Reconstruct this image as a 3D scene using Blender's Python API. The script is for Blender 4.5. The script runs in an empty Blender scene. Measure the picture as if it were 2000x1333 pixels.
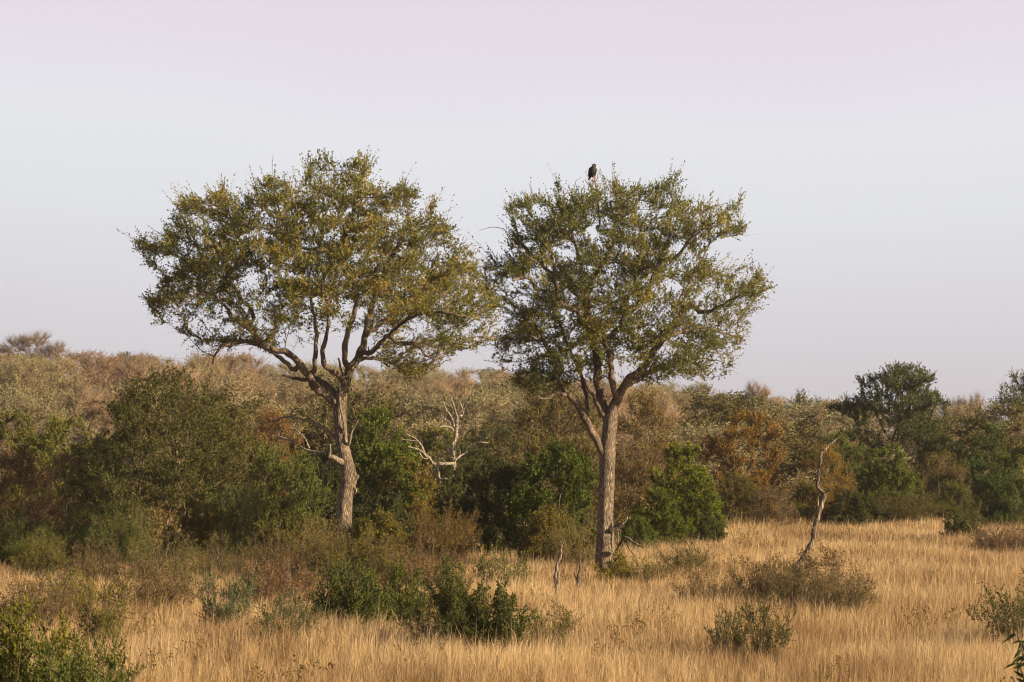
import bpy, math, random
import numpy as np
from mathutils import Vector

# ------------------------------------------------------------------ camera, sky, sun, exposure
F = 5000.0            # focal length in photo pixels (photo is 2000 x 1333)
HZ = 850.0            # photo row of the horizon
CH = 3.75             # camera height above the plain, metres
SUN_EL = math.radians(21); SUN_AZ = math.radians(110)     # azimuth clockwise from +Y

sc = bpy.context.scene
col = sc.collection
cam = bpy.data.cameras.new("camera"); camo = bpy.data.objects.new("camera", cam); col.objects.link(camo)
camo.location = (0, 0, CH); camo.rotation_euler = (math.radians(90), 0, 0)
cam.sensor_width = 36; cam.lens = 36 * F / 2000; cam.shift_y = (HZ - 666.5) / 2000
cam.clip_start = 0.5; cam.clip_end = 3000
cam.dof.use_dof = True; cam.dof.focus_distance = 64; cam.dof.aperture_fstop = 11
sc.camera = camo

w = bpy.data.worlds.new("World"); sc.world = w; w.use_nodes = True
nt = w.node_tree; nt.nodes.clear(); N = nt.nodes.new; L = nt.links.new
out = N('ShaderNodeOutputWorld'); sky = N('ShaderNodeTexSky'); sky.sky_type = 'NISHITA'; sky.sun_disc = False
sky.sun_elevation = SUN_EL; sky.sun_rotation = SUN_AZ; sky.dust_density = 4; sky.air_density = 1.5
b1 = N('ShaderNodeBackground'); b1.inputs[1].default_value = 0.05; L(sky.outputs[0], b1.inputs[0])
tc = N('ShaderNodeTexCoord'); sx = N('ShaderNodeSeparateXYZ'); L(tc.outputs['Generated'], sx.inputs[0])
nz = N('ShaderNodeTexNoise'); nz.inputs['Scale'].default_value = 5.0; nz.inputs['Detail'].default_value = 2
L(tc.outputs['Generated'], nz.inputs[0])
wob = N('ShaderNodeMath'); wob.operation = 'MULTIPLY_ADD'; wob.inputs[1].default_value = 0.05; wob.inputs[2].default_value = -0.025
L(nz.outputs[0], wob.inputs[0])
zz = N('ShaderNodeMath'); zz.operation = 'ADD'; L(sx.outputs[2], zz.inputs[0]); L(wob.outputs[0], zz.inputs[1])
rp = N('ShaderNodeValToRGB'); L(zz.outputs[0], rp.inputs[0])
stops = [(0.0, (.70, .68, .73)), (0.035, (.76, .74, .79)), (0.085, (.83, .845, .90)), (0.120, (.865, .87, .925)),
         (0.152, (.855, .79, .885)), (0.21, (.83, .70, .84)), (0.27, (.26, .27, .36)), (1.0, (.09, .13, .22))]
e = rp.color_ramp.elements
while len(e) < len(stops): e.new(0.5)
for el, (p, c) in zip(e, stops): el.position = p; el.color = (*c, 1)
b2 = N('ShaderNodeBackground'); b2.inputs[1].default_value = 0.432; L(rp.outputs[0], b2.inputs[0])
mx = N('ShaderNodeMixShader'); mx.inputs[0].default_value = 0.9
L(b1.outputs[0], mx.inputs[1]); L(b2.outputs[0], mx.inputs[2]); L(mx.outputs[0], out.inputs[0])

sl = bpy.data.lights.new("sun", 'SUN'); sl.energy = 5.0; sl.angle = math.radians(0.5); sl.color = (1.0, 0.79, 0.51)
so = bpy.data.objects.new("sun", sl); col.objects.link(so)
sdir = Vector((math.sin(SUN_AZ) * math.cos(SUN_EL), math.cos(SUN_AZ) * math.cos(SUN_EL), math.sin(SUN_EL)))
so.rotation_euler = sdir.to_track_quat('Z', 'Y').to_euler(); so.location = (40, -30, 40)
sc.view_settings.view_transform = 'Standard'; sc.view_settings.look = 'None'
sc.view_settings.exposure = 1.2; sc.view_settings.gamma = 1.0
sc.render.engine = 'CYCLES'; sc.cycles.pixel_filter_type = 'BLACKMAN_HARRIS'; sc.cycles.filter_width = 1.15
cy = sc.cycles; cy.use_denoising = True; cy.max_bounces = 6; cy.diffuse_bounces = 3; cy.glossy_bounces = 1
cy.transmission_bounces = 4; cy.volume_bounces = 1; cy.transparent_max_bounces = 4; cy.use_adaptive_sampling = True
cy.adaptive_threshold = 0.01; cy.caustics_reflective = False; cy.caustics_refractive = False

# ------------------------------------------------------------------ helpers
def wpos(px, py, d):
    return np.array([(px - 1000) * d / F, d, CH + (HZ - py) * d / F])

def sstep(a, b, t):
    t = np.clip((t - a) / (b - a), 0, 1); return t * t * (3 - 2 * t)

def gz(x, y):
    """height of the ground"""
    x = np.asarray(x, float); y = np.asarray(y, float)
    z = 0.10 * np.sin(x * .31 + 1.3) * np.sin(y * .17 + .4) + 0.07 * np.sin(x * .83 + y * .41) + .05 * np.sin(y * .9 - x * .2)
    xs = np.clip(x / np.maximum(y, 60) * 300, -75, 75)
    amp = np.interp(xs, [-75, -60, -30, 0, 25, 60, 75], [10.2, 9.6, 7.8, 6.0, 4.3, 2.9, 2.9])
    rise = sstep(104, 300, y) - 0.25 * sstep(310, 600, y)
    return z + amp * rise + 0.35 * rise * np.sin(x * .11 + 2) * np.sin(y * .07)

def tag(o, label=None, cat=None, group=None, kind=None):
    if label: o['label'] = label
    if cat: o['category'] = cat
    if group: o['group'] = group
    if kind: o['kind'] = kind
    return o

def link(name, me, mat=None, parent=None, color=None):
    o = bpy.data.objects.new(name, me); col.objects.link(o)
    if mat is not None and len(me.materials) == 0: me.materials.append(mat)
    if parent is not None: o.parent = parent
    if color is not None: o.color = (*color, 1)
    return o

def empty(name, loc, label, cat, group=None):
    o = bpy.data.objects.new(name, None); col.objects.link(o); o.location = loc
    o.empty_display_size = .2
    return tag(o, label, cat, group)

def np_mesh(name, V, F4=None, F3=None, tone4=None, tone3=None, smooth=False):
    me = bpy.data.meshes.new(name)
    F4 = np.zeros((0, 4), int) if F4 is None else F4
    F3 = np.zeros((0, 3), int) if F3 is None else F3
    lv = np.concatenate([F4.ravel(), F3.ravel()]).astype(np.int32)
    n4, n3 = len(F4), len(F3)
    tot = np.concatenate([np.full(n4, 4), np.full(n3, 3)]).astype(np.int32)
    st = np.concatenate([[0], np.cumsum(tot)[:-1]]).astype(np.int32)
    me.vertices.add(len(V)); me.vertices.foreach_set('co', np.ascontiguousarray(V, np.float32).ravel())
    me.loops.add(len(lv)); me.loops.foreach_set('vertex_index', lv)
    me.polygons.add(n4 + n3); me.polygons.foreach_set('loop_start', st); me.polygons.foreach_set('loop_total', tot)
    me.update(calc_edges=True)
    if smooth: me.polygons.foreach_set('use_smooth', np.ones(n4 + n3, bool))
    if tone4 is not None or tone3 is not None:
        a = me.attributes.new('tone', 'FLOAT', 'FACE')
        t = np.concatenate([x for x in (tone4, tone3) if x is not None]).astype(np.float32)
        a.data.foreach_set('value', t)
    return me

class Geo:
    def __init__(s): s.V = []; s.F4 = []; s.F3 = []; s.T4 = []; s.T3 = []; s.n = 0
    def add(s, V, F4=None, F3=None, T4=None, T3=None):
        V = np.asarray(V, float).reshape(-1, 3)
        if F4 is not None and len(F4):
            s.F4.append(np.asarray(F4, int) + s.n); s.T4.append(np.broadcast_to(.5 if T4 is None else T4, (len(F4),)))
        if F3 is not None and len(F3):
            s.F3.append(np.asarray(F3, int) + s.n); s.T3.append(np.broadcast_to(.5 if T3 is None else T3, (len(F3),)))
        s.V.append(V); s.n += len(V)
    def mesh(s, name, smooth=False, origin=None):
        V = np.concatenate(s.V)
        if origin is not None: V = V - np.asarray(origin)
        c = lambda a, k: np.concatenate(a) if a else np.zeros((0, k), int)
        t = lambda a: np.concatenate(a) if a else np.zeros(0)
        return np_mesh(name, V, c(s.F4, 4), c(s.F3, 3), t(s.T4), t(s.T3), smooth)

def nrm(a):
    return a / np.maximum(np.linalg.norm(a, axis=-1, keepdims=True), 1e-9)

def tubes(geo, chains, ns_of=None, rough=0.0, rng=None):
    """chains: list of (pts (n,3), radii (n)); all of them as tapered tubes"""
    by = {}
    for p, r in chains:
        if len(p) < 2: continue
        ns = ns_of(r.max()) if ns_of else 5
        by.setdefault(ns, []).append((np.asarray(p, float), np.asarray(r, float)))
    for ns, ch in by.items():
        P = np.concatenate([c[0] for c in ch]); R = np.concatenate([c[1] for c in ch])
        T = []; ref = []; cid = []
        for k, (p, r) in enumerate(ch):
            t = np.gradient(p, axis=0); t = nrm(t); T.append(t)
            m = nrm(t.mean(0)); ax = np.eye(3)[np.argmin(np.abs(m))]; ref.append(np.repeat(ax[None], len(p), 0)); cid.append(np.full(len(p), k))
        T = np.concatenate(T); ref = np.concatenate(ref); cid = np.concatenate(cid)
        A = nrm(np.cross(T, ref)); B = np.cross(T, A)
        th = np.arange(ns) * 2 * math.pi / ns
        rr = R[:, None] * np.ones(ns)
        if rough:
            ph = P[:, 2][:, None]
            rr = rr * (1 + rough * (np.sin(th * 5 + ph * 1.3 + np.sin(ph * 2.1)) * .5 + np.sin(th * 9 - ph * 2.7) * .35 + np.sin(th * 2 + ph * 3.3) * .6 + .35 * np.sin(ph * 9 + th * 3)))
        V = P[:, None] + rr[..., None] * (np.cos(th)[None, :, None] * A[:, None] + np.sin(th)[None, :, None] * B[:, None])
        i = np.nonzero(cid[:-1] == cid[1:])[0]; j = np.arange(ns); j2 = (j + 1) % ns
        q = np.stack([i[:, None] * ns + j, i[:, None] * ns + j2, (i[:, None] + 1) * ns + j2, (i[:, None] + 1) * ns + j], -1).reshape(-1, 4)
        geo.add(V.reshape(-1, 3), q)
        # closed ends
        ends = np.nonzero(np.append(cid[1:] != cid[:-1], True))[0]
        geo.add(np.concatenate([V[ends].reshape(-1, 3), P[ends] + T[ends] * R[ends][:, None] * .4]),
                F3=np.stack([np.repeat(np.arange(len(ends)) * ns, ns) + np.tile(j, len(ends)),
                             np.repeat(np.arange(len(ends)) * ns, ns) + np.tile(j2, len(ends)),
                             np.repeat(len(ends) * ns + np.arange(len(ends)), ns)], -1))

def spline(pts, step):
    """Catmull-Rom through rows (x,y,z,r), resampled"""
    p = np.asarray(pts, float); q = [p[0]]
    for i in range(len(p) - 1):
        a, b, c, d = p[max(i - 1, 0)], p[i], p[i + 1], p[min(i + 2, len(p) - 1)]
        n = max(1, int(math.ceil(np.linalg.norm(c[:3] - b[:3]) / step)))
        for k in range(1, n + 1):
            t = k / n
            v = .5 * (2 * b + (c - a) * t + (2 * a - 5 * b + 4 * c - d) * t * t + (3 * b - a - 3 * c + d) * t ** 3)
            v[3] = b[3] + (c[3] - b[3]) * t
            q.append(v)
    return np.array(q)

def grow(P0, par0, att, step, kill, infl, rng, iters=120, up=.12, jit=.25, cap=9000):
    """space colonisation from the given nodes towards the attractors"""
    P = np.zeros((cap, 3)); par = np.full(cap, -1); n = len(P0); P[:n] = P0; par[:n] = par0
    nch = np.zeros(cap, int); lastd = np.zeros((cap, 3))
    att = att.copy(); nd = np.zeros(len(att), int); dist = np.full(len(att), 1e9)
    def upd(lo, hi):
        nonlocal nd, dist
        for s in range(0, len(att), 1500):
            a = att[s:s + 1500]
            D = np.linalg.norm(a[:, None] - P[None, lo:hi], axis=2); k = D.argmin(1); m = D[np.arange(len(a)), k]
            b = m < dist[s:s + 1500]
            nd[s:s + 1500][b] = k[b] + lo; dist[s:s + 1500][b] = m[b]
    upd(0, n)
    for it in range(iters):
        live = dist > kill; att = att[live]; nd = nd[live]; dist = dist[live]
        use = dist < infl
        if use.sum() < 1: break
        acc = np.zeros((n, 3)); np.add.at(acc, nd[use], nrm(att[use] - P[nd[use]]))
        ids = np.unique(nd[use]); ids = ids[nch[ids] < 3]
        if not len(ids): break
        d = nrm(acc[ids]); d = nrm(d + rng.normal(0, jit, d.shape) + np.array([0, 0, up]))
        ok = ~((nch[ids] > 0) & ((d * lastd[ids]).sum(1) > .93)); 
        nch[ids[~ok]] += 1
        ids = ids[ok]; d = d[ok]
        if n + len(ids) > cap: break
        m = n + len(ids)
        if len(ids):
            P[n:m] = P[ids] + d * step; par[n:m] = ids; lastd[ids] = d; nch[ids] += 1
            lo = n; n = m; upd(lo, n)
    return P[:n].copy(), par[:n].copy()

def radii(P, par, r0, ex=2.3):
    n = len(P); R = np.zeros(n); acc = np.zeros(n); kids = np.zeros(n, int)
    for i in range(n - 1, -1, -1):
        R[i] = r0 if acc[i] == 0 else acc[i] ** (1 / ex)
        if par[i] >= 0: acc[par[i]] += R[i] ** ex; kids[par[i]] += 1
    return R, kids

def chains_of(P, par, R, nfix, smooth=2):
    """split the tree into chains; nodes < nfix are already modelled"""
    n = len(P); main = np.full(n, -1); best = np.zeros(n)
    for i in range(n):
        p = par[i]
        if p >= 0 and i >= nfix and p >= nfix and R[i] > best[p]: best[p] = R[i]; main[p] = i
    Q = P.copy()
    for _ in range(smooth):
        S = Q.copy()
        for i in range(nfix, n):
            if main[i] >= 0 and par[i] >= 0: S[i] = .4 * Q[i] + .3 * Q[par[i]] + .3 * Q[main[i]]
        Q = S
    out = []
    for i in range(nfix, n):
        p = par[i]
        if p >= 0 and main[p] == i: continue
        pts = []; rr = []
        if p >= 0: pts.append(Q[p]); rr.append(min(R[i] * 1.1, R[p]))
        k = i
        while k >= 0: pts.append(Q[k]); rr.append(R[k]); k = main[k]
        rr[-1] *= .5
        out.append((np.array(pts), np.array(rr)))
    return out, Q

def shoots(wood, leafg, base, dirn, length, nleaf, LL, LW, rng, r=.004, bare=None, droop=0.0, spread=.9, upl=.2, tonev=None, lbase=0.15):
    """leafy shoots: a thin stem each, with leaves set along it"""
    n = len(base); tip = base + dirn * length[:, None] - np.array([0, 0, 1]) * (droop * length)[:, None]
    # stems, a three-sided needle each
    ax = nrm(np.cross(dirn, rng.normal(size=(n, 3)))); bx = np.cross(dirn, ax)
    rs = r if np.ndim(r) else np.full(n, r)
    V = np.stack([base + ax * rs[:, None], base - .5 * ax * rs[:, None] + .87 * bx * rs[:, None], base - .5 * ax * rs[:, None] - .87 * bx * rs[:, None], tip], 1)
    o = np.arange(n)[:, None] * 4
    wood.add(V.reshape(-1, 3), F3=np.concatenate([o + [0, 1, 3], o + [1, 2, 3], o + [2, 0, 3]]))
    keep = np.ones(n, bool) if bare is None else ~bare
    if leafg is None or not keep.any(): return
    base, tip, dirn, length = base[keep], tip[keep], dirn[keep], length[keep]; n = len(base)
    st = rng.random(n) if tonev is None else tonev[keep]
    k = nleaf
    t = lbase + (1 - lbase) * (np.arange(k)[None] + rng.random((n, k))) / k
    B = base[:, None] + (tip - base)[:, None] * t[..., None]
    rd = rng.normal(size=(n, k, 3))
    D = nrm(dirn[:, None] * (1 - spread * .6) + nrm(rd) * spread + np.array([0, 0, upl]))
    S = nrm(np.cross(D, rng.normal(size=(n, k, 3))))
    Nn = np.cross(D, S)
    sz = (rng.uniform(.65, 1.25, (n, k)))[..., None]
    l = LL * sz; wd = LW * sz
    v0 = B; v1 = B + D * l * .45 + S * wd * .5 + Nn * wd * .18; v2 = B + D * l; v3 = B + D * l * .45 - S * wd * .5 + Nn * wd * .18
    V = np.stack([v0, v1, v2, v3], 2).reshape(-1, 3)
    m = n * k; F4 = np.arange(m)[:, None] * 4 + np.arange(4)
    tone = np.clip(.6 * st[:, None] + .4 * rng.random((n, k)), 0, 1).ravel()
    leafg.add(V, F4, T4=tone)

# ------------------------------------------------------------------ materials
def mat_new(name):
    m = bpy.data.materials.new(name); m.use_nodes = True; t = m.node_tree; t.nodes.clear()
    o = t.nodes.new('ShaderNodeOutputMaterial'); return m, t, o

def ramp(t, stops):
    r = t.nodes.new('ShaderNodeValToRGB'); e = r.color_ramp.elements
    while len(e) < len(stops): e.new(.5)
    for el, (p, c) in zip(e, stops): el.position = p; el.color = (*c, 1)
    return r

def leaf_mat(name, stops, trans=.28, gloss=.35, tint=True, patch=0.0):
    m, t, o = mat_new(name); n = t.nodes.new; l = t.links.new
    a = n('ShaderNodeAttribute'); a.attribute_name = 'tone'
    r = ramp(t, stops); fac = a.outputs['Fac']
    if patch:
        g = n('ShaderNodeTexCoord'); nn = n('ShaderNodeTexNoise'); nn.inputs['Scale'].default_value = patch; nn.inputs['Detail'].default_value = 3
        l(g.outputs['Object'], nn.inputs[0])
        ma = n('ShaderNodeMath'); ma.operation = 'MULTIPLY_ADD'; ma.inputs[1].default_value = 1.5; ma.inputs[2].default_value = -.75; l(nn.outputs[0], ma.inputs[0])
        ad = n('ShaderNodeMath'); ad.operation = 'ADD'; ad.use_clamp = True; l(fac, ad.inputs[0]); l(ma.outputs[0], ad.inputs[1]); fac = ad.outputs[0]
    l(fac, r.inputs[0]); c = r.outputs[0]
    if tint:
        oi = n('ShaderNodeObjectInfo'); mm = n('ShaderNodeMix'); mm.data_type = 'RGBA'; mm.blend_type = 'MULTIPLY'; mm.inputs[0].default_value = 1
        l(c, mm.inputs[6]); l(oi.outputs['Color'], mm.inputs[7]); c = mm.outputs[2]
    p = n('ShaderNodeBsdfPrincipled'); p.inputs['Roughness'].default_value = .65; p.inputs['Specular IOR Level'].default_value = gloss
    l(c, p.inputs['Base Color'])
    tr = n('ShaderNodeBsdfTranslucent'); l(c, tr.inputs[0])
    mxs = n('ShaderNodeMixShader'); mxs.inputs[0].default_value = trans; l(p.outputs[0], mxs.inputs[1]); l(tr.outputs[0], mxs.inputs[2])
    l(mxs.outputs[0], o.inputs[0]); return m

def bark_mat(name, c1, c2, c3, scale=1.0, bump=.6, stretch=.22, tint=False):
    m, t, o = mat_new(name); n = t.nodes.new; l = t.links.new
    g = n('ShaderNodeTexCoord'); mp = n('ShaderNodeMapping'); mp.inputs['Scale'].default_value = (1, 1, stretch); l(g.outputs['Object'], mp.inputs[0])
    v = n('ShaderNodeTexVoronoi'); v.feature = 'DISTANCE_TO_EDGE'; v.inputs['Scale'].default_value = 22 * scale
    nn = n('ShaderNodeTexNoise'); nn.inputs['Scale'].default_value = 9 * scale; nn.inputs['Detail'].default_value = 8; nn.inputs['Roughness'].default_value = .7
    l(mp.outputs[0], nn.inputs[0])
    ds = n('ShaderNodeMix'); ds.data_type = 'VECTOR'; ds.inputs[0].default_value = .05; l(mp.outputs[0], ds.inputs[4]); l(nn.outputs[1], ds.inputs[5])
    l(ds.outputs[1], v.inputs[0])
    r1 = ramp(t, [(0.0, c1), (.12, c2), (.45, c3)]); l(v.outputs[0], r1.inputs[0])
    big = n('ShaderNodeTexNoise'); big.inputs['Scale'].default_value = 2.5; big.inputs['Detail'].default_value = 5; l(g.outputs['Object'], big.inputs[0])
    r2 = ramp(t, [(.3, (.55, .55, .6)), (.7, (1.25, 1.2, 1.12))]); l(big.outputs[0], r2.inputs[0])
    mm = n('ShaderNodeMix'); mm.data_type = 'RGBA'; mm.blend_type = 'MULTIPLY'; mm.inputs[0].default_value = 1; l(r1.outputs[0], mm.inputs[6]); l(r2.outputs[0], mm.inputs[7])
    p = n('ShaderNodeBsdfPrincipled'); p.inputs['Roughness'].default_value = .9; p.inputs['Specular IOR Level'].default_value = .2
    c = mm.outputs[2]
    if tint:
        oi = n('ShaderNodeObjectInfo'); m2 = n('ShaderNodeMix'); m2.data_type = 'RGBA'; m2.blend_type = 'MULTIPLY'; m2.inputs[0].default_value = 1
        l(c, m2.inputs[6]); l(oi.outputs['Color'], m2.inputs[7]); c = m2.outputs[2]
    l(c, p.inputs['Base Color'])
    b = n('ShaderNodeBump'); b.inputs['Strength'].default_value = bump; b.inputs['Distance'].default_value = .05
    hs = n('ShaderNodeMath'); hs.operation = 'ADD'; l(v.outputs[0], hs.inputs[0]); l(nn.outputs[0], hs.inputs[1]); l(hs.outputs[0], b.inputs['Height'])
    l(b.outputs[0], p.inputs['Normal']); l(p.outputs[0], o.inputs[0]); return m

OLIVE = [(0, (.055, .078, .024)), (.35, (.130, .140, .028)), (.68, (.270, .225, .038)), (.86, (.40, .29, .065)), (1, (.36, .19, .05))]
M = {}
M['tree_leaf'] = leaf_mat('tree_leaf', OLIVE, .34, .2, tint=True, patch=.9)
M['leaf'] = leaf_mat('shrub_leaf', [(0, (.72, .78, .5)), (.5, (1.45, 1.38, 1.0)), (.85, (2.2, 1.9, 1.15)), (1, (2.5, 1.6, 1.1))], .32, .15)
M['dry'] = leaf_mat('dry_leaf', [(0, (.66, .68, .68)), (.5, (.84, .86, .87)), (1, (1.02, 1.03, 1.0))], .3, .08)
M['bark'] = bark_mat('fissured_bark', (.05, .037, .028), (.21, .165, .12), (.46, .375, .285), 1.7, 1.0, .16)
M['limb'] = bark_mat('limb_bark', (.06, .044, .033), (.195, .148, .108), (.385, .305, .23), 1.8, .8, .3)
M['twig'] = bark_mat('twig_bark', (.11, .085, .06), (.2, .155, .115), (.22, .17, .125), 1.5, .2, 1)
M['wood'] = bark_mat('shrub_wood', (.10, .075, .055), (.19, .145, .11), (.27, .215, .165), 1.3, .3, .6, tint=True)
M['dead'] = bark_mat('dead_wood', (.10, .08, .06), (.25, .205, .155), (.40, .34, .26), 1.0, .5, .15)
M['bleached'] = bark_mat('bleached_wood', (.13, .105, .08), (.32, .275, .215), (.50, .44, .345), 1.0, .6, .15)
M['grey_wood'] = bark_mat('weathered_wood', (.05, .038, .028), (.14, .11, .082), (.36, .30, .225), .9, .7, .12)

def simple_mat(name, c, rough=.7, spec=.3):
    m, t, o = mat_new(name); p = t.nodes.new('ShaderNodeBsdfPrincipled'); nn = t.nodes.new('ShaderNodeTexNoise'); nn.inputs['Scale'].default_value = 40
    r = ramp(t, [(.3, tuple(x * .7 for x in c)), (.7, tuple(min(1, x * 1.25) for x in c))]); t.links.new(nn.outputs[0], r.inputs[0])
    t.links.new(r.outputs[0], p.inputs['Base Color']); p.inputs['Roughness'].default_value = rough; p.inputs['Specular IOR Level'].default_value = spec
    t.links.new(p.outputs[0], o.inputs[0]); return m

# ground
m, t, o = mat_new('dry_earth'); n = t.nodes.new; l = t.links.new
g = n('ShaderNodeTexCoord'); a = n('ShaderNodeTexNoise'); a.inputs['Scale'].default_value = .25; a.inputs['Detail'].default_value = 8; l(g.outputs['Object'], a.inputs[0])
b = n('ShaderNodeTexNoise'); b.inputs['Scale'].default_value = 9; b.inputs['Detail'].default_value = 6; l(g.outputs['Object'], b.inputs[0])
r = ramp(t, [(.3, (.16, .11, .065)), (.5, (.24, .165, .09)), (.7, (.33, .225, .12))]); l(a.outputs[0], r.inputs[0])
r2 = ramp(t, [(.3, (.6, .6, .6)), (.7, (1.2, 1.2, 1.2))]); l(b.outputs[0], r2.inputs[0])
mm = n('ShaderNodeMix'); mm.data_type = 'RGBA'; mm.blend_type = 'MULTIPLY'; mm.inputs[0].default_value = 1; l(r.outputs[0], mm.inputs[6]); l(r2.outputs[0], mm.inputs[7])
p = n('ShaderNodeBsdfPrincipled'); p.inputs['Roughness'].default_value = .95; l(mm.outputs[2], p.inputs['Base Color'])
bm_ = n('ShaderNodeBump'); bm_.inputs['Distance'].default_value = .06; l(b.outputs[0], bm_.inputs['Height']); l(bm_.outputs[0], p.inputs['Normal']); l(p.outputs[0], o.inputs[0])
M['earth'] = m

# dry grass
m, t, o = mat_new('dry_grass'); n = t.nodes.new; l = t.links.new
at = n('ShaderNodeAttribute'); at.attribute_name = 'tone'
r = ramp(t, [(0, (.11, .065, .040)), (.3, (.265, .168, .082)), (.62, (.42, .285, .142)), (1, (.58, .43, .24))])
g = n('ShaderNodeTexCoord'); a = n('ShaderNodeTexNoise'); a.inputs['Scale'].default_value = .33; a.inputs['Detail'].default_value = 6; a.inputs['Roughness'].default_value = .65
mp = n('ShaderNodeMapping'); mp.inputs['Scale'].default_value = (1, .5, .2); l(g.outputs['Object'], mp.inputs[0]); l(mp.outputs[0], a.inputs[0])
ma = n('ShaderNodeMath'); ma.operation = 'MULTIPLY_ADD'; ma.inputs[1].default_value = 1.9; ma.inputs[2].default_value = -.93; l(a.outputs[0], ma.inputs[0])
ad = n('ShaderNodeMath'); ad.operation = 'ADD'; ad.use_clamp = True; l(at.outputs['Fac'], ad.inputs[0]); l(ma.outputs[0], ad.inputs[1]); l(ad.outputs[0], r.inputs[0])
p = n('ShaderNodeBsdfPrincipled'); p.inputs['Roughness'].default_value = .7; p.inputs['Specular IOR Level'].default_value = .2; l(r.outputs[0], p.inputs['Base Color'])
tr = n('ShaderNodeBsdfTranslucent'); l(r.outputs[0], tr.inputs[0]); ms = n('ShaderNodeMixShader'); ms.inputs[0].default_value = .3
l(p.outputs[0], ms.inputs[1]); l(tr.outputs[0], ms.inputs[2]); l(ms.outputs[0], o.inputs[0]); M['grass'] = m

# ------------------------------------------------------------------ ground
ys = np.concatenate([np.linspace(-25, 120, 146), np.linspace(123, 340, 74), np.linspace(350, 900, 56)])
xs = np.concatenate([np.linspace(-330, -50, 40), np.linspace(-48, 48, 97), np.linspace(50, 330, 40)])
X, Y = np.meshgrid(xs, ys); V = np.stack([X, Y, gz(X, Y)], -1).reshape(-1, 3)
nx, ny = len(xs), len(ys); i, j = np.meshgrid(np.arange(nx - 1), np.arange(ny - 1)); k = (j * nx + i).ravel()
gm = np_mesh('ground', V, np.stack([k, k + 1, k + nx + 1, k + nx], -1), smooth=True)
tag(link('ground', gm, M['earth']), kind='structure')

# ------------------------------------------------------------------ grass
def make_grass():
    rng = np.random.default_rng(5)
    cells = []
    n = 1800000
    d = 24 + (112 - 24) * rng.random(n)             # even in d: per-area density falls as 1/d
    x = (rng.random(n) * 2 - 1) * (.205 * d + 7.0)
    # clump: pull blades towards tuft centres
    gs = np.where(rng.random(n) < .5, .23, .47); cx = np.round(x / gs) * gs; cyy = np.round(d / gs) * gs
    hx = np.sin(cx * 127.1 + cyy * 311.7) * 43758.5; hx -= np.floor(hx); hy = np.sin(cx * 269.5 + cyy * 183.3) * 43758.5; hy -= np.floor(hy)
    tx = cx + (hx - .5) * gs; ty = cyy + (hy - .5) * gs
    kk = rng.random(n) ** .7 * .75
    x = x + (tx - x) * kk; d = d + (ty - d) * kk
    patch = .5 + .25 * np.sin(x * .9 + 2 * np.sin(d * .23)) + .25 * np.sin(d * .37 + 1.7 * np.sin(x * .5))
    left = sstep(-2, -9, x - (d - 70) * .1) * sstep(66, 80, d)      # under the thicket the grass thins out
    keep = rng.random(n) > left * .75; x, d, patch, hx = x[keep], d[keep], patch[keep], hx[keep]; n = len(x)
    dn = np.sin(x * .63 + 2.1 * np.sin(d * .19 + .5)) * np.sin(d * .41 + 1.6 * np.sin(x * .33)) + .6 * np.sin(x * 1.7 + d * .9) * np.sin(d * 1.3 - x * .6)
    keep = rng.random(n) < np.clip(1.05 + dn * .55, .25, 1); x, d, patch, hx = x[keep], d[keep], patch[keep], hx[keep]; n = len(x)
    H = (.33 + .22 * patch + .17 * hx) * rng.uniform(.5, 1.2, n)
    H *= np.where(rng.random(n) < .04, 1.45, 1)
    wd = np.maximum(.0025, .000075 * d) * rng.uniform(.7, 1.4, n)
    z = gz(x, d) - .02
    an = rng.random(n) * 2 * math.pi; sx_, sy_ = np.cos(an) * wd, np.sin(an) * wd
    le = rng.random(n) ** 1.3 * .60 + .03 + np.where(rng.random(n) < .02, .7, 0); la = rng.random(n) * 2 * math.pi
    lx = np.cos(la) * le * H + .05 * H; ly = np.sin(la) * le * H
    b0 = np.stack([x - sx_, d - sy_, z], 1); b1 = np.stack([x + sx_, d + sy_, z], 1)
    m0 = np.stack([x + lx * .3 - sx_ * .8, d + ly * .3 - sy_ * .8, z + H * .6], 1); m1 = np.stack([x + lx * .3 + sx_ * .8, d + ly * .3 + sy_ * .8, z + H * .6], 1)
    tp = np.stack([x + lx, d + ly, z + H * (1 - le * .4)], 1)
    V = np.stack([b0, b1, m0, m1, tp], 1).reshape(-1, 3)
    o = np.arange(n)[:, None] * 5
    tone = np.clip(.32 + .20 * rng.random(n) + .20 * hx + .12 * patch + np.where(rng.random(n) < .04, .3, 0), 0, 1)
    me = np_mesh('grass', V, o + [0, 1, 3, 2], o + [2, 3, 4], tone, np.clip(tone + .12, 0, 1))
    tag(link('grass', me, M['grass']), 'tall straw coloured dry grass covering the plain', 'grass', kind='stuff')
make_grass()

# ------------------------------------------------------------------ plant prototypes
def in_blobs(blobs, n, rng, shell=.5):
    b = np.array(blobs, float); vol = b[:, 3] * b[:, 3] * b[:, 4]; pk = rng.choice(len(b), n, p=vol / vol.sum())
    v = nrm(rng.normal(size=(n, 3))) * (shell + (1 - shell) * rng.random(n))[:, None] ** (1 / 2.0)
    return b[pk, :3] + v * np.stack([b[pk, 3], b[pk, 3], b[pk, 4]], 1)

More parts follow.
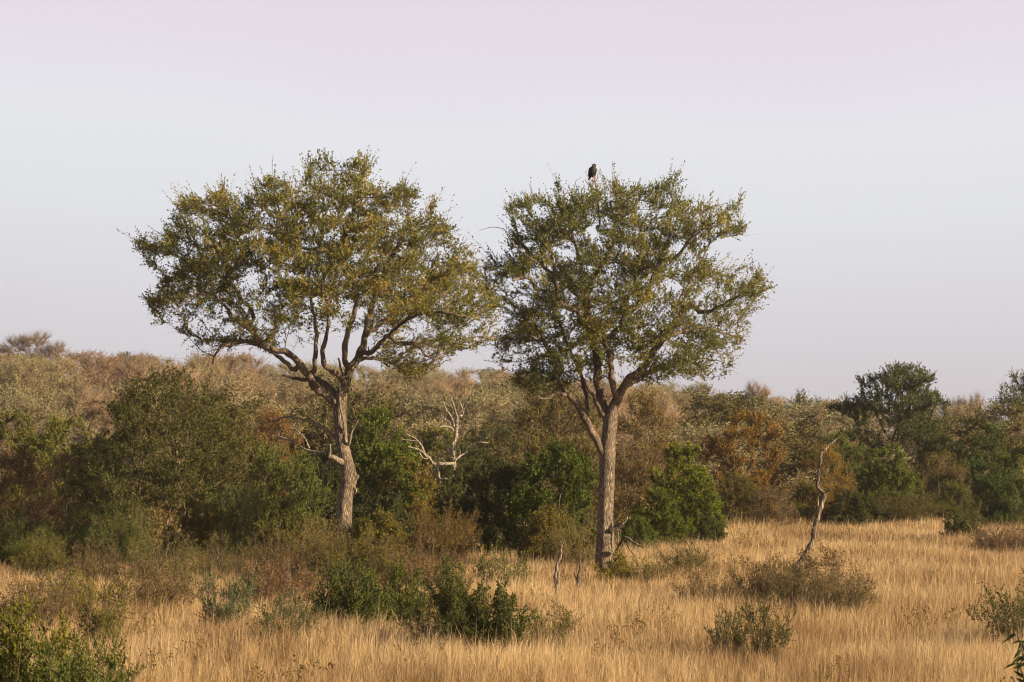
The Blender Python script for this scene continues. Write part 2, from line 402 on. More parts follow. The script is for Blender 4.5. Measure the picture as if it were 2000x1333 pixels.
def proto(name, H, W, seed, base_h=.1, nb=14, natt=450, step=.25, kill=.4, stems=3, trunk_h=0, stem_r=.08,
          r0=.006, sh_n=9, sh_len=(.2, .5), nleaf=8, LL=.09, LW=.05, up=.6, bare=.0, flat=.55, leafy=True, top='dome',
          spread=.9, outw=.5, shell=.5, fill=.04, ns_small=3, twigr=.004, upl=.2):
    """shape of one plant: a wood mesh and a leaf mesh, H high and W wide"""
    rng = np.random.default_rng(seed); blobs = []
    for i in range(nb):
        a = rng.random() * 6.283; inner = rng.random() < .22
        br = W * rng.uniform(.085, .155) * (18 / max(18, nb)) ** .25; bz = br * flat * rng.uniform(.8, 1.2)
        lump = 1 + .14 * math.sin(a * 3 + seed) + .10 * math.sin(a * 5 + 2 * seed)
        if top == 'umbrella':
            br *= 1.25; bz *= 1.2; rr = math.sqrt(rng.random()); h = .96 - .26 * rr ** 2.2 - (rng.random() < .62) * rng.uniform(.06, .34)
        else:
            el = math.asin(rng.uniform(fill, 1)); k = rng.uniform(.35, .8) if inner else rng.uniform(.86, 1.0)
            rr = math.cos(el) * k; h = base_h + (1 - base_h) * math.sin(el) * k
        rx = max(.02, (W / 2 * lump - br)) * rr
        blobs.append((math.cos(a) * rx, math.sin(a) * rx, max(min(h * H * (.94 + .06 * lump), H) - bz * .8, bz * .6 + base_h * H * .5), br, bz))
    att = in_blobs(blobs, natt, rng, shell)
    P0 = []; par = []
    for s in range(stems):
        a = rng.random() * 6.283; x0, y0 = math.cos(a) * W * .03 * (stems > 1), math.sin(a) * W * .03 * (stems > 1)
        th = max(trunk_h, .06 * H); prev = -1; k = max(2, int(th / step) + 1)
        for q in range(k + 1):
            P0.append((x0 * (1 + 2 * q / k), y0 * (1 + 2 * q / k) + .04 * math.sin(q * 1.3 + s), -.15 + (th + .15) * q / k)); par.append(prev); prev = len(P0) - 1
    P, pr = grow(np.array(P0), par, att, step, kill, max(H, W) * 1.2, rng, up=.05, jit=.22)
    R, kids = radii(P, pr, r0); f = min(1.0, stem_r / R[0]) if stem_r < R.max() else 1; R = np.where(R > r0 * 1.5, r0 * 1.5 + (R - r0 * 1.5) * f, R)
    ch, Q = chains_of(P, pr, R, 0)
    wood = Geo(); leafg = Geo()
    tubes(wood, ch, lambda r: 9 if r > .06 else 6 if r > .03 else ns_small + 1 if r > .012 else ns_small)
    thin = np.nonzero((R < r0 * 2.4))[0]; thin = thin[pr[thin] >= 0]
    idx = np.repeat(thin, sh_n); n = len(idx)
    par_d = nrm(Q[idx] - Q[pr[idx]]); c = np.array([0, 0, H * .45]); outd = nrm(Q[idx] - c)
    D = nrm(par_d * .5 + outd * outw + rng.normal(size=(n, 3)) * .6 + np.array([0, 0, up]))
    ln = rng.uniform(sh_len[0], sh_len[1], n)
    B = Q[idx] - par_d * (rng.random(n) * step)[:, None]
    br = rng.random(n) < bare
    pt = rng.random(len(P)); nt_ = np.clip(.5 * pt[idx] + .5 * rng.random(n), 0, 1)
    shoots(wood, leafg if leafy else None, B, D, ln, nleaf, LL, LW, rng, r=twigr, bare=br, tonev=nt_, spread=spread, upl=upl)
    wm = wood.mesh(name + '_wood'); lm = leafg.mesh(name + '_leaves') if leafy and leafg.n else None
    if wm: wm.materials.append(M['wood'])
    if lm: lm.materials.append(M['dry'] if name.startswith('dry') else M['leaf'])
    Vv = np.concatenate(wood.V + leafg.V); 
    hw = np.percentile(np.abs(Vv[:, :2]), 99.3); hh = np.percentile(Vv[:, 2], 99.8)
    return dict(name=name, wood=wm, leaf=lm, H=hh, W=2 * hw, n=sum(len(x) for x in leafg.F4))

def fan(name, H, W, seed, nst=30, nside=9, nsh=4, side_len=.3, sh_len=(.10, .28), nleaf=8, LL=.055, LW=.03, ang=62, bare=0., up=.3, r0=.009, spread=.8, t0=.2, skew=0.0):
    """a many-stemmed shrub: stems fanning from one foot, side branches, leafy shoots"""
    rng = np.random.default_rng(seed); wood = Geo(); lg = Geo(); ch = []; B = []; D = []
    for i in range(nst):
        a = rng.random() * 6.283; th = math.radians(ang) * math.sqrt(rng.random()); f = rng.uniform(.62, 1.06)
        q = math.sin(th) / math.sin(math.radians(ang)); e = np.array([math.cos(a) * q * W / 2 + skew * W * .25, math.sin(a) * q * W / 2, H * math.cos(th * .9)]) * f
        b = np.array([math.cos(a), math.sin(a), 0]) * W * .05 * rng.random() + np.array([0, 0, -.1])
        c = (b + e) / 2 + np.array([0, 0, rng.uniform(-.12, .12) * H]) + rng.normal(0, .05, 3) * H
        t = np.linspace(0, 1, 9)[:, None]; p = (1 - t) ** 2 * b + 2 * t * (1 - t) * c + t * t * e; p[1:] += rng.normal(0, .012, (8, 3)) * H
        ch.append((p, np.linspace(r0, .003, 9)))
        for k in range(nside):
            u = t0 + (1 - t0) * rng.random() ** .8; j = min(7, int(u * 8)); o = p[j] + (p[j + 1] - p[j]) * (u * 8 - j); tg = nrm(p[j + 1] - p[j])
            d = nrm(tg * .5 + rng.normal(size=3) * .6 + np.array([0, 0, up])); ln = side_len * H * rng.uniform(.4, 1.1) * (1.15 - .6 * u)
            m = o + d * ln * .5 + rng.normal(0, .02, 3); z = o + d * ln + np.array([0, 0, .05 * H * up]); ch.append((np.array([o, m, z]), np.array([.004, .003, .0018])))
            for w_ in range(nsh):
                v = rng.random(); B.append(o + (z - o) * v); D.append(d * .5 + rng.normal(size=3) * .6 + np.array([0, 0, up]))
        for w_ in range(4): B.append(p[8 - w_ // 2]); D.append(nrm(p[8] - p[7]) + rng.normal(size=3) * .3)
    B = np.array(B); D = nrm(np.array(D)); ok = B[:, 2] > .02; B = B[ok]; D = D[ok]; n = len(B)
    tubes(wood, ch, lambda r: 5 if r > .006 else 3)
    shoots(wood, lg, B, D, rng.uniform(sh_len[0], sh_len[1], n), nleaf, LL, LW, rng, r=.0022, bare=rng.random(n) < bare, spread=spread, upl=up * .6)
    wm = wood.mesh(name + '_wood'); lm = lg.mesh(name + '_leaves'); wm.materials.append(M['wood']); lm.materials.append(M['leaf'])
    Vv = np.concatenate(lg.V)
    return dict(name=name, wood=wm, leaf=lm, H=np.percentile(Vv[:, 2], 99.6), W=2 * np.percentile(np.abs(Vv[:, :2]), 98.5), n=sum(len(x) for x in lg.F4))

PR = {}
def PRO(key, *a, **k): PR[key] = proto(key, *a, **k)
# near shrubs (30-70 m)
FAN = lambda key, *a_, **k_: PR.__setitem__(key, fan(key, *a_, **k_))
FAN('sh_dense', 1.6, 2.0, 11, 46, 11, 4, .26, (.08, .24), 8, .058, .03, 68, 0, .3, t0=.1)
FAN('sh_round', 1.6, 2.0, 18, 60, 12, 4, .22, (.08, .20), 8, .055, .03, 75, 0, .25, t0=.08)
FAN('sh_near', 1.6, 2.0, 28, 90, 13, 5, .22, (.08, .22), 9, .055, .02, 78, 0, .35, t0=.05, spread=.65)
FAN('sh_tall', 1.8, 1.4, 16, 34, 12, 4, .24, (.08, .24), 8, .055, .03, 50, 0, .35, t0=.1)
FAN('sh_spiky', 1.6, 2.2, 12, 22, 8, 4, .30, (.12, .34), 12, .042, .024, 62, .1, .55, spread=.6, t0=.15)
FAN('sh_loose', 1.6, 2.4, 13, 30, 9, 3, .34, (.10, .30), 8, .052, .027, 66, .25, .25)
FAN('sh_twiggy', 1.3, 2.8, 14, 52, 10, 4, .36, (.10, .34), 7, .048, .026, 74, .4, .15, t0=.1)
FAN('sh_lean', 1.6, 2.6, 17, 17, 9, 4, .30, (.10, .30), 7, .048, .026, 62, .25, .1, skew=.7, t0=.3)
FAN('bu_fan', 4.2, 5.2, 19, 60, 14, 5, .26, (.2, .5), 8, .085, .045, 70, .1, .35, r0=.04, t0=.1)
FAN('bu_stick', 3.2, 4.6, 20, 46, 11, 5, .32, (.2, .6), 6, .075, .04, 70, .42, .2, r0=.035, t0=.15)
# middle-distance bushes and trees (65-120 m)
PRO('bu_round', 4.5, 5.5, 21, nb=90, natt=3400, step=.19, kill=.24, stems=4, stem_r=.09, r0=.006, sh_n=6, sh_len=(.12, .36), nleaf=8, LL=0.095, LW=0.058, up=.4, base_h=.0, flat=.7)
PRO('bu_dome', 4.6, 3.7, 36, nb=90, natt=3000, step=.18, kill=.23, stems=4, stem_r=.08, r0=.006, sh_n=7, sh_len=(.12, .34), nleaf=8, LL=.085, LW=.052, up=.35, base_h=.0, flat=.8)
PRO('bu_broad', 4.5, 5.5, 22, nb=80, natt=2500, step=.21, kill=.26, stems=3, stem_r=.09, r0=.007, sh_n=6, sh_len=(.18, .42), nleaf=8, LL=.10, LW=.062, up=.3, base_h=.0, flat=.75)
PRO('bu_feather', 4.2, 5.5, 23, nb=55, natt=1300, step=.22, kill=.3, stems=4, stem_r=.08, r0=.006, sh_n=7, sh_len=(.2, .55), nleaf=10, LL=0.09, LW=0.042, up=0.6, base_h=.0, flat=.7, outw=.7, spread=.7)
PRO('bu_twiggy', 4.5, 6.0, 24, nb=50, natt=1500, step=.23, kill=.3, stems=5, stem_r=.11, r0=.007, sh_n=8, sh_len=(.3, .7), nleaf=7, LL=0.09, LW=0.05, up=.3, base_h=.03, flat=.55, bare=.4)
PRO('tr_round', 6.0, 6.0, 25, nb=60, natt=2000, step=.25, kill=.34, stems=1, trunk_h=1.0, stem_r=.14, r0=.007, sh_n=7, sh_len=(.2, .5), nleaf=8, LL=.10, LW=.055, up=.4, base_h=.05, flat=.55)
PRO('tr_open', 6.0, 6.5, 26, nb=48, natt=1500, step=.26, kill=.36, stems=3, trunk_h=.7, stem_r=.14, r0=.008, sh_n=7, sh_len=(.25, .6), nleaf=8, LL=.09, LW=.05, up=.3, base_h=0.12, flat=.45, bare=.15)
PRO('tr_dome', 7.5, 8.5, 29, nb=110, natt=4600, step=.27, kill=.36, stems=4, trunk_h=.8, stem_r=.20, r0=.007, sh_n=7, sh_len=(.2, .6), nleaf=8, LL=.095, LW=.052, up=.35, base_h=0.06, flat=.45, bare=0.2, fill=.3)
PRO('tr_umbrella', 7.0, 7.0, 27, nb=64, natt=3000, step=.23, kill=.3, stems=2, trunk_h=1.6, stem_r=.17, r0=.008, sh_n=5, sh_len=(.2, .5), nleaf=8, LL=.105, LW=.055, up=.5, flat=.3, top='umbrella', base_h=.4)
# far woodland (110-330 m)
for q, s in enumerate((31, 32, 33, 34)):
    PRO('dry_far%d' % q, 5.5, 8.0, s, nb=34, natt=640, step=.36, kill=.5, stems=3, trunk_h=.5, stem_r=.15, r0=.012, sh_n=11, sh_len=(.35, .95), nleaf=10, LL=.095, LW=.052, up=.4, base_h=.02, flat=.36, bare=.3, twigr=.009, fill=.25)
for q, s in enumerate((41, 42, 43)):
    PRO('green_far%d' % q, 5.5, 7.0, s, nb=34, natt=620, step=.36, kill=.48, stems=2, trunk_h=.6, stem_r=.15, r0=.012, sh_n=9, sh_len=(.3, .7), nleaf=10, LL=.11, LW=.062, up=.4, base_h=.04, flat=.36, bare=.1, twigr=.008, fill=.25)
PRO('bare_tree', 6.0, 7.0, 51, nb=26, natt=1300, step=.28, kill=.36, stems=2, trunk_h=.8, stem_r=.16, r0=.011, sh_n=16, sh_len=(.4, 1.1), nleaf=3, LL=.1, LW=.05, up=.45, base_h=.15, flat=.5, bare=.96, twigr=.009)

def col_at(px, d): return (px - 1000) * d / F

PLACED = []      # (px left, px right, top row, depth)
rnd = random.Random(7)
def plant(key, x0, x1, ytop, d, color, name, label, cat, group=None, wood=(1, 1, 1), rot=None, part='foliage', stem='stems', depth=1.0, sink=0.0):
    """one plant spanning photo columns x0..x1 with its top at row ytop, standing d metres away"""
    pr = PR[key]; x = col_at((x0 + x1) / 2, d); z = float(gz(x, d)); top = CH + (HZ - ytop) * d / F
    h = max(.3, top - z); wdt = (x1 - x0) * d / F
    e = empty(name, (x, d, z - sink), label, cat, group)
    s = max(wdt / pr['W'], (h + sink) / pr['H'] / 1.25); e.scale = (s, s * depth, (h + sink) / pr['H']); e.rotation_euler = (0, 0, rnd.random() * 6.28 if rot is None else rot)
    link(stem, pr['wood'], None, e, wood)
    if pr['leaf']: link(part, pr['leaf'], None, e, color)
    PLACED.append((x0, x1, ytop, d)); return e

# ------------------------------------------------------------------ the two tall trees
def inpoly(x, y, poly):
    c = np.zeros(len(x), bool); n = len(poly)
    for i in range(n):
        x1, y1 = poly[i]; x2, y2 = poly[(i + 1) % n]
        if y1 == y2: continue
        c ^= ((y1 > y) != (y2 > y)) & (x < (x2 - x1) * (y - y1) / (y2 - y1) + x1)
    return c

def big_tree(label, D, base, trunk, limbs, dead, poly, holes, sparse, seed, natt, shn, tint, barefrac, perch=None):
    rng = np.random.default_rng(seed); mpp = D / F
    X0 = wpos(base[0], base[1], D); X0[2] = float(gz(X0[0], D))
    root = empty('savanna_tree', X0, label, 'tree')
    def conv(pl):
        return [(*wpos(p[0], p[1], D + p[2]), p[3] * mpp) for p in pl]
    tr = conv(trunk); tr[0] = (tr[0][0], tr[0][1], X0[2] - .2, tr[0][3])
    tr = spline(tr, .045)
    wg = Geo(); tubes(wg, [(tr[:, :3], tr[:, 3])], lambda r: 48, rough=.028)
    link('trunk', wg.mesh('trunk', True, X0), M['bark'], root)
    nodes = []; par = []; rad = []
    def addline(s, parent):
        prev = parent
        for p in s:
            nodes.append(p[:3]); rad.append(p[3]); par.append(prev); prev = len(nodes) - 1
    addline(spline(conv(trunk[-2:]), .22), -1)
    for li in limbs:
        s = spline(conv(li), .07); s[:, 3] *= .88
        s[:, 3] *= 1 + .08 * np.sin(np.arange(len(s)) * .7)
        k = np.arange(len(s)); s[:, 0] += .012 * np.sin(k * .9); s[:, 2] += .012 * np.sin(k * 1.3)
        g = Geo(); tubes(g, [(s[:, :3], s[:, 3])], lambda r: 14 if r > .05 else 8, rough=.03)
        link('branch', g.mesh('branch', True, X0), M['limb'], root)
        s2 = s[::3]
        A = np.array(nodes); j = int(np.argmin(np.linalg.norm(A - s2[0, :3], axis=1))); addline(s2, j)
    for li in dead:
        s = spline(conv(li), .05); s[:, 3] *= .85; g = Geo(); tubes(g, [(s[:, :3], s[:, 3])], lambda r: 10, rough=.04)
        link('dead_branch', g.mesh('dead_branch', True, X0), M['grey_wood' if D > 64 else 'dead'], root)
    # crown volume
    P = np.array(poly, float); lo = P.min(0); hi = P.max(0)
    rows = np.arange(int(lo[1]), int(hi[1]) + 2); xl = np.zeros(len(rows)); xr = np.zeros(len(rows))
    gx = np.arange(lo[0], hi[0], 2.0)
    for q, yy in enumerate(rows):
        m = inpoly(gx, np.full(len(gx), yy + .5), poly); xl[q], xr[q] = (gx[m].min(), gx[m].max()) if m.any() else ((lo[0] + hi[0]) / 2,) * 2
    ker = np.ones(25) / 25; xls = np.convolve(np.pad(xl, 12, 'edge'), ker, 'valid'); xrs = np.convolve(np.pad(xr, 12, 'edge'), ker, 'valid')
    def half_depth(px, py):
        q = np.clip((py - rows[0]).astype(int), 0, len(rows) - 1); c = (xls[q] + xrs[q]) / 2; hw = np.maximum((xrs[q] - xls[q]) / 2, 5)
        return .78 * hw * mpp * np.sqrt(np.clip(1 - ((px - c) / hw) ** 2, .04, 1))
    att = []
    while len(att) < natt:
        px = rng.uniform(lo[0], hi[0], 4000); py = rng.uniform(lo[1], hi[1], 4000); ok = inpoly(px, py, poly)
        for hx, hy, hr in holes: ok &= (px - hx) ** 2 + (py - hy) ** 2 > hr * hr
        u = rng.uniform(-1, 1, 4000); off = u * half_depth(px, py)
        nzv = np.sin(px * .075 + off * 1.6) + np.sin(py * .095 - off * 1.4 + 1) + np.sin((px + py) * .05 + off * .9)
        ok &= (nzv > -.05)
        for sx0, sy0, sx1, sy1, pk in sparse: ok &= ~((px > sx0) & (px < sx1) & (py > sy0) & (py < sy1) & (rng.random(4000) > pk))
        for a, b_, c in zip(px[ok], py[ok], off[ok]): att.append(wpos(a, b_, D + c))
    att = np.array(att[:natt])
    nfix = len(nodes)
    Pn, pr = grow(np.array(nodes), par, att, .15, .20, 4.0, rng, up=.06, jit=.28, cap=30000, iters=90)
    R, kids = radii(Pn, pr, .0055, 2.35); R = np.minimum(R, .045); R[:nfix] = np.maximum(np.array(rad), .01)
    for i in range(nfix, len(Pn)): R[i] = min(R[i], R[pr[i]] * .9)
    R = np.maximum(R, .004)
    ch, Q = chains_of(Pn, pr, R, nfix)
    tw = Geo(); tubes(tw, ch, lambda r: 7 if r > .025 else 5 if r > .012 else 3)
    lf = Geo()
    thin = np.nonzero((R < .016) & (np.arange(len(R)) >= nfix))[0]
    idx = np.repeat(thin, shn); n = len(idx)
    cen = wpos((lo[0] + hi[0]) / 2, (lo[1] * .4 + hi[1] * .6), D)
    pd = nrm(Q[idx] - Q[pr[idx]]); od = nrm(Q[idx] - cen)
    Dd = nrm(pd * .6 + od * .45 + rng.normal(size=(n, 3)) * .55 + np.array([0, 0, .45]))
    ln = rng.uniform(.12, .40, n) * np.where(rng.random(n) < .08, 1.5, 1)
    B = Q[idx] - pd * (rng.random(n) * .17)[:, None]
    pxx = 1000 + B[:, 0] / B[:, 1] * F; pyy = HZ - (B[:, 2] - CH) / B[:, 1] * F
    keep = np.ones(n, bool)
    for hx, hy, hr in holes: keep &= ~(((pxx - hx) ** 2 + (pyy - hy) ** 2 < (hr * (.75 + .3 * np.sin(3 * np.arctan2(pyy - hy, pxx - hx) + hx))) ** 2) & (rng.random(n) < .75))
    for sx0, sy0, sx1, sy1, pk in sparse: keep &= ~((pxx > sx0) & (pxx < sx1) & (pyy > sy0) & (pyy < sy1) & (rng.random(n) > pk))
    bare = rng.random(n) < barefrac; edge = (od[:, 2] > .15) & (rng.random(n) < .12) & ~bare; Dd[edge] = nrm(Dd[edge] + od[edge] * .8 + np.array([0, 0, .7]))
    tp = B + Dd * ln[:, None] * .75; tpx = 1000 + tp[:, 0] / tp[:, 1] * F; tpy = HZ - (tp[:, 2] - CH) / tp[:, 1] * F
    keep &= inpoly(tpx, tpy, poly) | (rng.random(n) < .17) | (edge & (rng.random(n) < .5))
    pt = rng.random(len(Pn)); tn = np.clip(.45 * pt[idx] + .45 * rng.random(n), 0, 1)
    edge &= keep; bare = bare | ~keep
    ln = np.where(bare, ln * 1.5, ln); ln = np.where(edge, ln * 1.6, ln)
    sel = keep | (rng.random(n) < .35)
    shoots(tw, lf, B[sel], Dd[sel], ln[sel], 10, .058, .033, rng, r=np.where(edge[sel], .006, .0036), bare=bare[sel], tonev=tn[sel], spread=.7, upl=.2)
    link('twigs', tw.mesh('twigs', False, X0), M['twig'], root)
    link('crown', lf.mesh('crown', False, X0), M['tree_leaf'], root, tint)
    print('big tree nodes', len(Pn), 'leaves', sum(len(x) for x in lf.F4))
    return root

LT_TRUNK = [(671, 1134, 0, 19), (672, 1060, 0, 17), (673, 1010, 0, 14.5), (676, 965, 0, 14), (681, 935, 0, 16.5), (678, 915, 0, 15), (673, 889, 0, 13), (667, 860, 0, 12.5), (664, 820, 0, 12.5), (664, 790, 0, 13), (668, 770, 0, 12), (673, 753, .04, 10.5), (679, 735, .08, 8.5), (686, 718, .12, 4)]
LT_LIMBS = [
 [(667, 778, 0, 11), (674, 748, .05, 10), (683, 722, .1, 10), (697, 703, .2, 9), (707, 683, .3, 8.5), (714, 655, .4, 7), (719, 628, .5, 6.5), (726, 600, .6, 6), (745, 545, .7, 5), (775, 487, .8, 4), (789, 460, .9, 3), (800, 420, 1, 2)],
 [(661, 792, 0, 9), (640, 775, -.1, 8.5), (619, 761, -.2, 8.5), (600, 731, -.4, 8), (578, 703, -.5, 7.5), (559, 688, -.6, 7), (537, 684, -.7, 6.5), (507, 674, -.8, 5.5), (476, 667, -.9, 4.5), (450, 672, -1, 4), (432, 677, -1.1, 3.5), (421, 692, -1.1, 2.5), (415, 712, -1.1, 1.5)],
 [(663, 785, 0, 8), (648, 762, .3, 7.5), (634, 750, .5, 7), (609, 735, .8, 6.5), (614, 720, .9, 5.5), (616, 687, 1.1, 5), (618, 652, 1.3, 4.5), (612, 610, 1.5, 3.5), (600, 560, 1.7, 3)],
 [(585, 712, -.5, 5), (574, 722, .2, 5), (556, 706, .5, 5), (537, 692, .7, 4.5), (515, 672, .9, 4), (492, 641, 1.1, 4), (494, 620, 1.2, 4.5), (489, 600, 1.3, 4.5), (476, 591, 1.3, 4.5), (459, 564, 1.4, 4), (442, 547, 1.5, 4), (422, 537, 1.6, 3.5), (402, 538, 1.7, 3), (382, 547, 1.8, 2)],
 [(609, 742, .3, 4.5), (585, 741, .2, 4), (568, 738, .1, 3), (552, 733, 0, 2)],
 [(507, 674, -.8, 4.5), (490, 648, -1.2, 4), (473, 635, -1.4, 3.5), (453, 621, -1.6, 3.5), (442, 601, -1.8, 3), (422, 587, -2, 2.5), (385, 574, -2.2, 2), (351, 597, -2.3, 1.5)],
 [(442, 547, 1.5, 3), (455, 500, 1.2, 2.5), (460, 460, 1.0, 2.2), (450, 420, .9, 1.5)],
 [(674, 748, .05, 7), (660, 733, -.5, 6), (644, 722, -.9, 6), (632, 707, -1.1, 6), (631, 681, -1.3, 5), (640, 645, -1.5, 4), (640, 600, -1.7, 3.5), (625, 550, -1.9, 3)],
 [(683, 722, .1, 6.5), (673, 700, -.3, 6.5), (676, 665, -.4, 6.5), (682, 640, -.5, 6), (697, 592, -.6, 5.5), (690, 555, -.6, 5), (672, 525, -.7, 4.5), (672, 490, -.7, 4), (674, 455, -.8, 3.5), (657, 405, -.8, 3), (644, 380, -.8, 2)],
 [(672, 525, -.7, 4), (652, 503, -.9, 4), (634, 490, -1.1, 4), (610, 488, -1.3, 3.5), (580, 480, -1.4, 2.5), (555, 455, -1.5, 2)],
 [(707, 687, .3, 6), (722, 690, -.4, 5.5), (740, 675, -.8, 5), (757, 656, -1.1, 4.5), (776, 670, -1.4, 4), (811, 673, -1.7, 3.5), (830, 692, -1.9, 2.5), (850, 705, -2, 1.8)],
 [(697, 703, .2, 5), (732, 700, .8, 4), (773, 712, 1.3, 3), (795, 735, 1.6, 2.2), (811, 752, 1.8, 1.5)],
 [(714, 655, .4, 6), (735, 640, 1.0, 5), (770, 610, 1.5, 4.5), (810, 580, 1.9, 4), (850, 560, 2.2, 3), (880, 520, 2.3, 2)],
 [(740, 675, -.8, 4), (775, 640, -1.5, 3.5), (815, 615, -2, 3.5), (860, 610, -2.4, 3), (910, 620, -2.6, 2)],
 [(674, 455, -.8, 3), (690, 410, -.5, 2.8), (700, 370, -.3, 2.2), (705, 330, -.2, 1.5)],
 [(600, 560, 1.7, 3), (580, 510, 1.6, 2.8), (560, 450, 1.5, 2.2), (540, 400, 1.4, 1.5)],
 [(656, 780, 0, 3), (670, 740, -.3, 2.5), (660, 700, -.5, 2)],
]
LT_DEAD = [
 [(675, 905, 0, 9), (662, 901, -.2, 7.5), (650, 893, -.3, 5.5), (641, 893, -.35, 3)],
 [(643, 893, -.3, 4), (645, 880, -.32, 2.6), (644, 868, -.34, 1.6)],
 [(660, 862, 0, 4.5), (640, 842, .2, 3.8), (620, 828, .3, 3), (590, 820, .4, 2.6), (562, 814, .5, 2.4), (535, 822, .6, 2.2), (504, 828, .7, 1)],
 [(568, 814, .5, 2), (572, 802, .5, 1.6), (582, 797, .5, 1)],
 [(580, 820, .4, 1.4), (582, 840, .4, 1)],
 [(655, 884, 0, 3.5), (630, 884, .4, 3), (602, 880, .6, 3), (575, 864, .7, 2.4), (545, 853, .8, 2), (532, 852, .8, 1)],
 [(604, 876, .6, 2.2), (595, 856, .6, 1.8), (583, 844, .6, 1)],
 [(543, 852, .8, 1.6), (541, 838, .8, 1)],
 [(670, 875, 0, 4), (680, 868, -.1, 3.6), (684, 858, -.2, 3), (688, 842, -.2, 2.2), (700, 820, -.25, 1.2)],
 [(668, 850, -.1, 3.5), (672, 830, -.22, 2.8), (664, 790, -.22, 2.4), (664, 745, -.25, 2), (661, 730, -.3, 1)],
 [(688, 938, 0, 5), (697, 934, -.1, 3.5), (700, 928, -.1, 1.5)],
 [(690, 950, -.1, 2.5), (696, 958, -.1, 2), (693, 966, -.1, 1)],
]
LT_POLY = [(258, 478), (272, 466), (300, 482), (315, 474), (330, 440), (345, 396), (372, 374), (390, 398), (410, 384), (438, 362), (462, 384), (478, 408), (484, 358), (520, 345), (560, 355), (580, 372), (596, 345), (600, 306), (636, 296), (664, 338), (704, 286), (742, 320), (730, 352), (748, 384), (768, 368), (790, 358), (812, 372), (852, 380), (850, 418), (872, 438), (896, 446), (902, 480), (922, 492), (934, 522), (944, 560), (985, 590), (1000, 625), (975, 655), (935, 690), (890, 722), (862, 702), (842, 752), (800, 758), (765, 715), (725, 735), (735, 690), (700, 655), (650, 650), (600, 665), (560, 672), (520, 690), (480, 665), (440, 690), (400, 695), (375, 655), (345, 650), (325, 628), (302, 658), (298, 622), (280, 580), (296, 548), (288, 515), (266, 492)]
LT_HOLES = [(483, 560, 26), (779, 435, 14), (809, 645, 20), (780, 655, 12), (870, 594, 14), (640, 400, 12), (677, 610, 14), (510, 641, 14), (385, 628, 14), (372, 605, 12), (345, 618, 10), (612, 600, 12), (534, 415, 10), (455, 395, 8), (590, 400, 7), (825, 510, 12), (700, 500, 8), (740, 640, 14), (560, 640, 12), (430, 600, 12), (650, 640, 14), (600, 645, 16), (480, 380, 8)]
LT_SPARSE = [(540, 640, 740, 760, .25), (740, 640, 850, 700, .5), (400, 580, 540, 660, .55), (330, 600, 450, 700, .6), (560, 590, 760, 640, .6), (900, 600, 1010, 730, .6), (800, 690, 900, 760, .6)]

